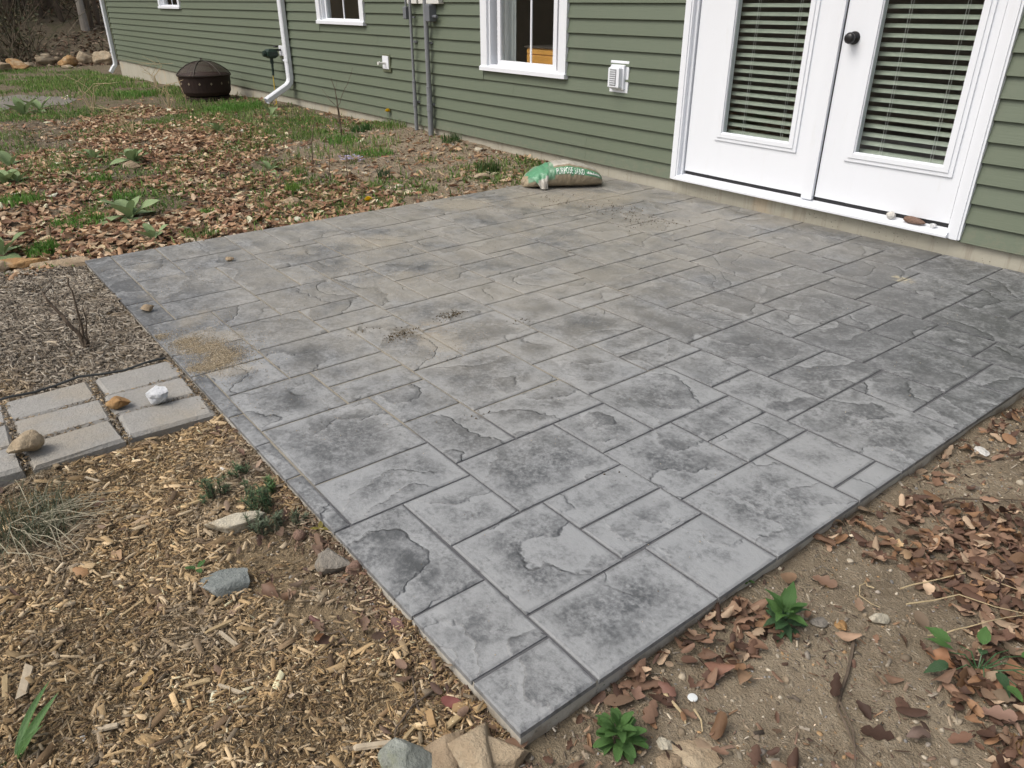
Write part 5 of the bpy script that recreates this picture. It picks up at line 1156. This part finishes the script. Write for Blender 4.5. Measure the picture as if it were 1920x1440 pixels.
twig([(960, 600, .0), (962, 601, 0)], .0001, 'x') if False else None
twig([(1640, 1100, .01), (1625, 1090, .012), (1612, 1115, .008), (1650, 1140, .006)], .0018, 'thin dry grass stem on the dirt under the leaf pile', mat=STRAW, cat='straw')
twig([(1690, 1100, .012), (1740, 1085, .02), (1820, 1075, .02), (1920, 1110, .02)], .002, 'long dry straw lying over the leaf pile', mat=STRAW, cat='straw')
twig([(1700, 1130, .012), (1800, 1110, .025), (1930, 1150, .02)], .002, 'second dry straw below the long one on the leaf pile', mat=STRAW, cat='straw')
twig([(1740, 1190, .01), (1790, 1178, .03), (1850, 1165, .03), (1925, 1150, .02)], .002, 'dry straw above the sprawling weed', mat=STRAW, cat='straw')
twig([(1752, 945, .01), (1830, 935, .012), (1925, 940, .01)], .003, 'dark twig on the dirt between the scrap and the leaf pile')
def shrub(px, py, stems, label, mat=None, name='bare_shrub', cat='shrub'):
    P = ground(px, py); P[2] = float(gsurf(P[0], P[1])); e = empty(name, P); tag(e, label, cat)
    for (pts, r) in stems:
        b = P.copy(); path = [b-np.array([0, 0, .02])]
        for (rx, up, fy) in pts: path.append(P+RGT*rx+np.array([0, 0, up])+np.array([FWD[0], FWD[1], 0])*fy)
        T = []
        for i in range(len(path)-1):
            for t in (0, .33, .66): T.append(path[i]*(1-t)+path[i+1]*t+(rs.normal(0, .0035, 3) if t else 0))
        T.append(path[-1]); MB().tube(T, np.linspace(r, r*.4, len(T)), 6).build('stem', mat or BARK, e)
    return e
shrub(163, 655, [([(-.01, .05, 0), (-.05, .12, 0), (-.105, .19, .02), (-.135, .235, .04)], .010), ([(.0, .06, 0), (.004, .14, 0), (.0, .22, .01), (-.006, .30, .02)], .0065), ([(.012, .05, 0), (.02, .12, .02), (.018, .17, .02)], .005), ([(-.006, .04, .0), (.0, .08, -.02), (.012, .12, -.02)], .005), ([(.0, .02, -.01), (.03, .03, -.02), (.05, .01, -.03)], .004)], 'bare pruned shrub of brown stems in the old mulch')
shrub(641, 258, [([(0, .15, 0), (-.01, .30, 0), (-.02, .44, 0), (-.05, .56, 0)], .007), ([(-.01, .28, 0), (-.08, .36, 0), (-.16, .46, .05)], .004), ([(-.01, .3, 0), (.05, .42, 0), (.13, .56, 0), (.17, .66, 0)], .004), ([(-.02, .4, 0), (.0, .55, 0)], .003)], 'thin bare sapling in front of the siding, left of the conduits')
for px, py, hh, lb in ((296, 168, .55, 'tall dry weed stalks in grass between house corner and fire pit'), (175, 210, .5, 'dry stalks standing in the leaf litter nearest the grey patch'), (352, 190, .45, 'dry stalk leaning on the fire pit'), (318, 203, .4, 'curved pale straw in the grass in front of the fire pit'), (250, 255, .35, 'short dry stalks in the leaf litter')):
    shrub(px, py, [([(rs.normal(0, .05), hh*.4, 0), (rs.normal(0, .1), hh*.75*rs.uniform(.7, 1), 0), (rs.normal(0, .18), hh*rs.uniform(.7, 1), 0)], .006) for _ in range(5)], lb, STRAW, 'dry_stalks', 'stalks')
for px, py, hh, lb in ((588, 312, .35, 'thin upright brown stalk among the litter, nearest the lush grass'), (654, 357, .28, 'short dark stalk in the litter near the dandelion'), (620, 340, .2, 'bent straw in the leaf litter')):
    shrub(px, py, [([(.0, hh*.5, 0), (rs.normal(0, .03), hh, 0)], .005)], lb, BARK, 'dry_stalks', 'stalks')
twig([(612, 383, .02), (660, 368, .03), (676, 362, .02)], .006, 'long pale stick lying on the leaf litter', mat=STRAW, cat='stick')

# ------------------------------------------------------------------ single leaves, chips and bits that stand out
LMAT = {}
def fallen(px, py, size, base, az, tilt, col, label, lift=.012, name='fallen_leaf', cat='leaf'):
    size *= .8; col = tuple(c*.85 for c in col)
    P = ground(px, py, lift); P[2] = float(gsurf(P[0], P[1]))+lift; v, f = LFB[base]; key = tuple(col)
    if key not in LMAT: LMAT[key] = m_leaf('dead_leaf', col, tuple(min(1, c*1.6) for c in col), .65, .12)
    V = (v*np.array([size, size*1.05, size*.8]))@np.array(Euler((tilt, tilt*.6, az)).to_matrix()).T+P
    return tag(add(name, V, f.tolist(), LMAT[key], smooth=True), label, cat)
for a in ((1762, 1236, .085, 2, .3, .3, (.28, .14, .07), 'large orange dead leaf beside the sprawling weed'), (1700, 1040, .075, 1, 2.2, .2, (.38, .25, .14), 'golden tan leaf at the edge of the leaf pile'), (1676, 1018, .06, 4, .6, .5, (.52, .36, .19), 'pale curled leaf touching the golden tan leaf'), (1345, 1255, .085, 5, .7, .1, (.22, .11, .07), 'broad reddish brown leaf by the slab'), (1392, 1268, .07, 2, 2.0, .2, (.30, .19, .11), 'tan leaf overlapping the broad reddish leaf'), (1905, 1255, .09, 8, .9, .2, (.30, .16, .085), 'long cinnamon leaf right of the sprawling weed'), (1868, 1278, .085, 3, .1, .1, (.26, .13, .07), 'narrow brown leaf under the sprawling weed'), (1868, 1340, .085, 7, .4, .0, (.23, .14, .10), 'flat mauve brown leaf at the lower right'), (1905, 1400, .08, 10, 2.0, .4, (.35, .22, .09), 'curled golden leaf at the lower right frame edge'), (1720, 1380, .075, 11, 1.0, .2, (.20, .14, .11), 'dull brown lobed leaf in the dirt below the weeds'), (1250, 1290, .06, 1, .4, .2, (.20, .10, .07), 'dark red brown leaf by the straw stems'), (1195, 1300, .055, 8, 2.1, .2, (.22, .13, .09), 'brown lobed leaf above the rosette weed'), (1475, 1085, .07, 3, 1.4, .4, (.27, .17, .1), 'long curled leaf above the pointed weed'), (1545, 1090, .07, 7, .2, .35, (.22, .13, .08), 'boat shaped brown leaf on the leaf pile by the slab'),
          (505, 1105, .075, 2, .4, .5, (.2, .115, .07), 'crumpled rust brown leaf beside the slate piece'), (535, 1118, .06, 5, 1.6, .5, (.23, .14, .085), 'second crumpled rust leaf right of the slate piece'), (592, 1160, .05, 9, .5, .5, (.15, .07, .06), 'wine red leaf in the soil patch'), (600, 1195, .04, 0, 1.5, .5, (.26, .13, .06), 'small orange leaf below the wine red leaf'), (745, 1172, .05, 6, .5, .3, (.17, .085, .07), 'dark red leaf in the mulch by the slab'), (30, 985, .06, 4, .9, .5, (.36, .26, .16), 'tan leaf caught in the ornamental grass'), (845, 1312, .055, 3, .8, .4, (.22, .075, .06), 'red curled leaf in the mulch near the patio corner'), (375, 1140, .045, 4, 1.9, .8, (.52, .40, .27), 'pale folded leaf below the slate piece'), (218, 1040, .06, 8, .3, .3, (.3, .19, .1), 'orange brown leaf right of the ornamental grass'), (150, 1072, .06, 1, .9, .3, (.32, .18, .08), 'brown leaf in front of the ornamental grass'), (196, 768, .05, 6, .5, .3, (.25, .16, .11), 'brown leaf on the pavers under the orange rock')):
    fallen(*a)
def chip(px, py, L, W, az, col, label, lift=.012):
    P = ground(px, py, lift); P[2] = float(gsurf(P[0], P[1]))+lift; v, f = CHB[rs.randint(8)]
    V = (v*np.array([L, W, .005]))@np.array(Euler((rs.normal(0, .12), rs.normal(0, .12), az)).to_matrix()).T+P
    return tag(add('wood_chip', V, f.tolist()+[[3, 2, 1, 0]], CHIP, cols=np.repeat(np.array([col]), 8, 0)), label, 'wood chip')
PALE = (.52, .44, .32); YEL = (.42, .32, .18)
for a in ((50, 1278, .095, .024, -.35, PALE, 'long pale wood chip at the left of the mulch'), (12, 1290, .06, .02, -.1, YEL, 'pale wood chip cut by the frame edge'), (428, 1190, .062, .018, .35, PALE, 'pale split wood chip below the slate piece'), (410, 1168, .065, .016, 1.6, YEL, 'yellow chip leaning on the pale split chip'), (430, 1285, .065, .014, .5, PALE, 'slim pale stick chip in the lower mulch'), (365, 1278, .05, .018, 1.2, YEL, 'blunt tan chip left of the slim pale stick'), (248, 1135, .065, .013, 1.9, YEL, 'long yellow sliver in the middle of the mulch'), (700, 1395, .07, .03, 1.1, PALE, 'broad pink tinged chip near the lichen rock'), (806, 1342, .045, .03, 2.6, (.42, .28, .14), 'square tan chip among the twigs'), (852, 1345, .045, .026, 1.4, YEL, 'blocky yellow chip below the red curled leaf'), (770, 1365, .04, .018, 2.0, YEL, 'short tan chip between the crossing twigs'), (200, 1370, .05, .03, 1.0, PALE, 'pale round ended chip in the lower mulch'), (272, 1278, .05, .03, 2.0, (.40, .27, .12), 'golden curved chip in the lower mulch'), (175, 905, .05, .012, .6, PALE, 'white flat chip in the mulch below the pavers'), (260, 978, .045, .03, 1.8, (.42, .31, .2), 'grey tan block chip right of the ornamental grass'), (612, 1205, .05, .018, 1.5, YEL, 'upright yellow chip below the small orange leaf'), (95, 642, .05, .02, .7, PALE, 'pale chip in the old mulch by the bare shrub'), (412, 888, .05, .008, 2.2, PALE, 'thin pale splinter beside the white pebble'), (365, 940, .05, .02, 1.3, YEL, 'tan chip left of the farthest lavender')):
    chip(*a)
rock(421, 882, (.028, .022, .018), .3, 71, 'white', 'round white pebble in the mulch behind the lavender', name='pebble', cuts=3, sink=.1)
rock(397, 968, (.03, .02, .014), .3, 72, 'white', 'small white stone above the pale cream rock', name='pebble', sink=.1)
rock(157, 1392, (.026, .016, .012), .3, 73, 'white', 'white pebble in the lower mulch', name='pebble', sink=.1)
rock(562, 1008, (.035, .032, .03), .3, 74, 'brown', 'round dark brown nut near the slab edge', name='nut', cuts=0, rough=.04, sink=.1)
P = ground(1299, 1306, .004); m = MB(); m.lathe((P[0], P[1], float(gsurf(P[0], P[1]))+.004), [(.0095, 0), (.0105, .001), (.0095, .0025), (.003, .003)], 18); tag(m.build('petal', simple('white_petal', (.6, .62, .6), .5, var=.05)), 'round white petal on the dirt by the straw stems', 'petal')

# ------------------------------------------------------------------ boulders, bank and wood beyond the lawn
def boulder(px, py, w, hgt, seed, mat, label):
    P = ground(px, py); z = float(gsurf(P[0], P[1])); V, F = rock_mesh((w, w*.7, hgt), seed, 6, .16)
    a = YAW; Rm = np.array(Euler((0, 0, a+rs.normal(0, .2))).to_matrix()); V = V@Rm.T; V += np.array([P[0], P[1], z-V[:, 2].min()-.16*hgt]); return tag(add('boulder', V, F, rockmat(mat), smooth=True), label, 'boulder', 'boulders edging the lawn')
for px, py, w, h_, s, mt, lb in ((-70, 136, .9, .36, 90, 'buff', 'tan boulder edging the lawn, just outside the frame'), (2, 134, .75, .34, 81, 'tan', 'first tan boulder of the lawn edge, at the frame edge'), (32, 132, .62, .34, 82, 'orange', 'orange tan boulder second from the frame edge'), (56, 128, .36, .24, 83, 'tan', 'small tan boulder beside the orange tan one'), (84, 123, .66, .34, 84, 'pale', 'pale flat boulder in the middle of the lawn edge'), (112, 120, .30, .2, 85, 'tan', 'small dark boulder right of the pale flat one'), (128, 124, .6, .36, 86, 'orange', 'tan boulder behind the small dark one, mossy foot'), (158, 120, .64, .42, 87, 'buff', 'tall tan boulder second from the house corner'), (198, 120, .7, .42, 88, 'buff', 'big tan boulder next to the house corner downspout'), (126, 128, .34, .12, 89, 'pale', 'low pale boulder in the grass before the lawn edge')):
    boulder(px, py, w, h_, s, {'pale': 'buff'}.get(mt, mt), lb)
x, y = rect_pts(16000, -34, -24.2, -6, 9); k = (visible(x, y, 300, 100)) & (sstep(.3, .5, fbm(x, y, .45, 71)) > rs.uniform(size=len(x))); x, y = x[k], y[k]; n = len(x)
do_leaves('leaf_litter', x, y, rs.uniform(.07, .17, n), pick([(.27, .18, .12), (.36, .25, .17), (.19, .12, .08), (.46, .35, .25), (.12, .08, .055)], n, .2), 'brown dead leaves covering the bank behind the boulders', LFS, .01, .5)
# tangled brush on the bank
def sticks(n, fx, hmin, hmax, name, label):
    V, F, C = [], [], []; x, y = fx(n); z = gsurf(x, y)
    for i in range(len(x)):
        h = rs.uniform(hmin, hmax); a = rs.uniform(0, 6.283); ln = rs.uniform(.1, 1.2); p = np.array([x[i], y[i], z[i]-.05]); d = np.array([math.cos(a)*ln, math.sin(a)*ln, 1.]); d /= np.linalg.norm(d); r = rs.uniform(.006, .018); c = pick([(.09, .072, .05), (.13, .10, .07), (.075, .075, .045), (.2, .17, .12)], 1, .2)[0]
        s = np.cross(d, [.3, .5, .1]); s /= np.linalg.norm(s); t = np.cross(d, s); q = p+d*h*.55+rs.normal(0, .08*h, 3); e_ = q+(d+rs.normal(0, .35, 3))*h*.45; b = len(V)
        for cc_, rr in ((p, r), (q, r*.8), (e_, r*.3)):
            for k in range(3): an = k*2.094; V.append(cc_+rr*(s*math.cos(an)+t*math.sin(an)))
            C += [c]*3
        for l in range(2):
            for k in range(3): j = (k+1) % 3; F.append((b+l*3+k, b+l*3+j, b+l*3+3+j, b+l*3+3+k))
    return tag(add(name, V, F, TWIG, origin=(-30, 2, 0), cols=np.array(C)), label, 'brush', kind='stuff')
def area_l(n):
    x, y = rs.uniform(-36, -24.6, n*4), rs.uniform(-8, 10, n*4); px, py, d = project(np.stack([x, y, gz(x, y)], 1)); w = np.where(px < 70, .8, .07)+(py < 40)*.22
    k = (px > -350) & (px < 420) & (rs.uniform(size=len(x)) < w); return x[k][:n], y[k][:n]
sticks(2300, area_l, .5, 2.2, 'undergrowth', 'tangle of bare brown brush on the bank behind the boulders')
x, y = area_l(1900); n = len(x)*7; X3 = np.repeat(np.stack([x, y, gsurf(x, y)], 1), 7, 0)+np.stack([rs.normal(0, .3, n), rs.normal(0, .3, n), rs.uniform(.0, 1.3, n)], 1)
s = rs.uniform(.05, .13, n); tag(scatter('undergrowth', LFS, rs.randint(0, 10, n), X3, rots(rs.uniform(0, 6.28, n), rs.normal(0, .9, n), rs.normal(0, .9, n)), np.stack([s, s, s], 1), pick([(.08, .09, .04), (.10, .09, .05), (.06, .065, .035), (.13, .12, .065), (.12, .08, .05)], n, .25), LITTER), 'dull olive leaves in the brush behind the boulders', 'brush', kind='stuff')
def tree(px, dist_y, py, r, hgt, lean, label, pale=False, seed=0):
    P = ground(px, py); P[2] = float(gsurf(P[0], P[1])); e = empty('tree', P); tag(e, label, 'tree'); q = np.random.RandomState(seed)
    pts = [P+np.array([0, 0, -.2])+RGT*0]+[P+RGT*(lean*t*hgt+.06*math.sin(t*5+seed))+np.array([0, 0, t*hgt]) for t in (.08, .3, .55, .8, 1.)]; rr = [r*1.35, r*1.05, r*.9, r*.7, r*.45, r*.2]
    m = MB(); m.tube(pts, rr, 10)
    tips = []
    for k in range(9):
        t = q.uniform(.45, .95); b = P+RGT*(lean*t*hgt)+np.array([0, 0, t*hgt]); a = q.uniform(0, 6.283); L = hgt*q.uniform(.16, .34); d = np.array([math.cos(a), math.sin(a), q.uniform(.3, .9)]); c1 = b+d*L*.5; c2 = b+d*L+np.array([0, 0, .2]); m.tube([b, c1, c2], [r*.35, r*.22, r*.07], 6); tips += [c1, c2, (c1+c2)/2]
    m.build('trunk', simple('pale_bark', (.34, .30, .25), .9, var=.4, scale=6, bump=.02, bscale=20) if pale else BARK, e)
    n = 900; c = np.array(tips)[q.randint(0, len(tips), n)]+q.normal(0, hgt*.075, (n, 3)); s = q.uniform(.08, .2, n)
    scatter('crown', LFS, q.randint(0, 10, n), c, rots(q.uniform(0, 6.28, n), q.normal(0, .9, n), q.normal(0, .9, n)), np.stack([s, s, s], 1), pick([(.06, .095, .03), (.09, .13, .04), (.05, .075, .025)], n, .25), LITTER, parent=e)
for px, py, r, hg, ln, lb, pl, sd in ((160, 55, .095, 9, -.07, 'pale grey tree trunk rising behind the tall boulder', True, 1), (172, 50, .05, 8, -.03, 'slim trunk just right of the pale grey trunk', False, 2), (186, 46, .06, 9, .0, 'dark trunk between the slim trunk and the house corner', False, 3), (118, 40, .05, 8, -.06, 'thin dark trunk left of the pale grey trunk', False, 4), (78, 34, .07, 9, .03, 'dark trunk in the middle of the brush', False, 5), (20, 36, .08, 10, .0, 'dark trunk in the brush at the frame edge', False, 6), (-60, 40, .09, 10, .03, 'dark trunk just outside the frame', False, 7), (48, 25, .05, 8, -.03, 'thin trunk between the two dark trunks in the brush', False, 8)):
    tree(px, 0, py, r, hg, ln, lb, pl, sd)
# a row of further trees closes the wood
for k in range(10):
    px = -220+k*62; tree(px, 0, 14+rs.uniform(-4, 6), rs.uniform(.08, .14), rs.uniform(10, 13), rs.normal(0, .03), 'tree of the wood at the top of the bank, number %s from the open side' % ['one', 'two', 'three', 'four', 'five', 'six', 'seven', 'eight', 'nine', 'ten'][k], False, 20+k)
# grey patch of bare ground in the yard
P = [ground(*q) for q in ((-40, 186), (40, 178), (140, 183), (128, 196), (40, 203), (-40, 212))]
V = []; F = []
c = np.mean(P, 0); ring = []
for i in range(len(P)):
    for t in (0, .5): q = P[i]*(1-t)+P[(i+1) % len(P)]*t; ring.append(q+rs.normal(0, .06, 3)*np.array([1, 1, 0]))
pts2 = [c]+[c+(q-c)*.5 for q in ring]+ring; V = [(q[0], q[1], float(gsurf(q[0], q[1]))+(.03 if i <= len(ring) else .006)) for i, q in enumerate(pts2)]; n = len(ring)
F = [(0, 1+i, 1+(i+1) % n) for i in range(n)]+[(1+i, 1+n+i, 1+n+(i+1) % n, 1+(i+1) % n) for i in range(n)]
tag(add('bare_ground', V, F, simple('grey_gravel', (.19, .175, .15), .95, .2, var=.3, scale=40, bump=.01, bscale=90), smooth=True), 'grey gravelly bare patch in the yard', kind='structure')
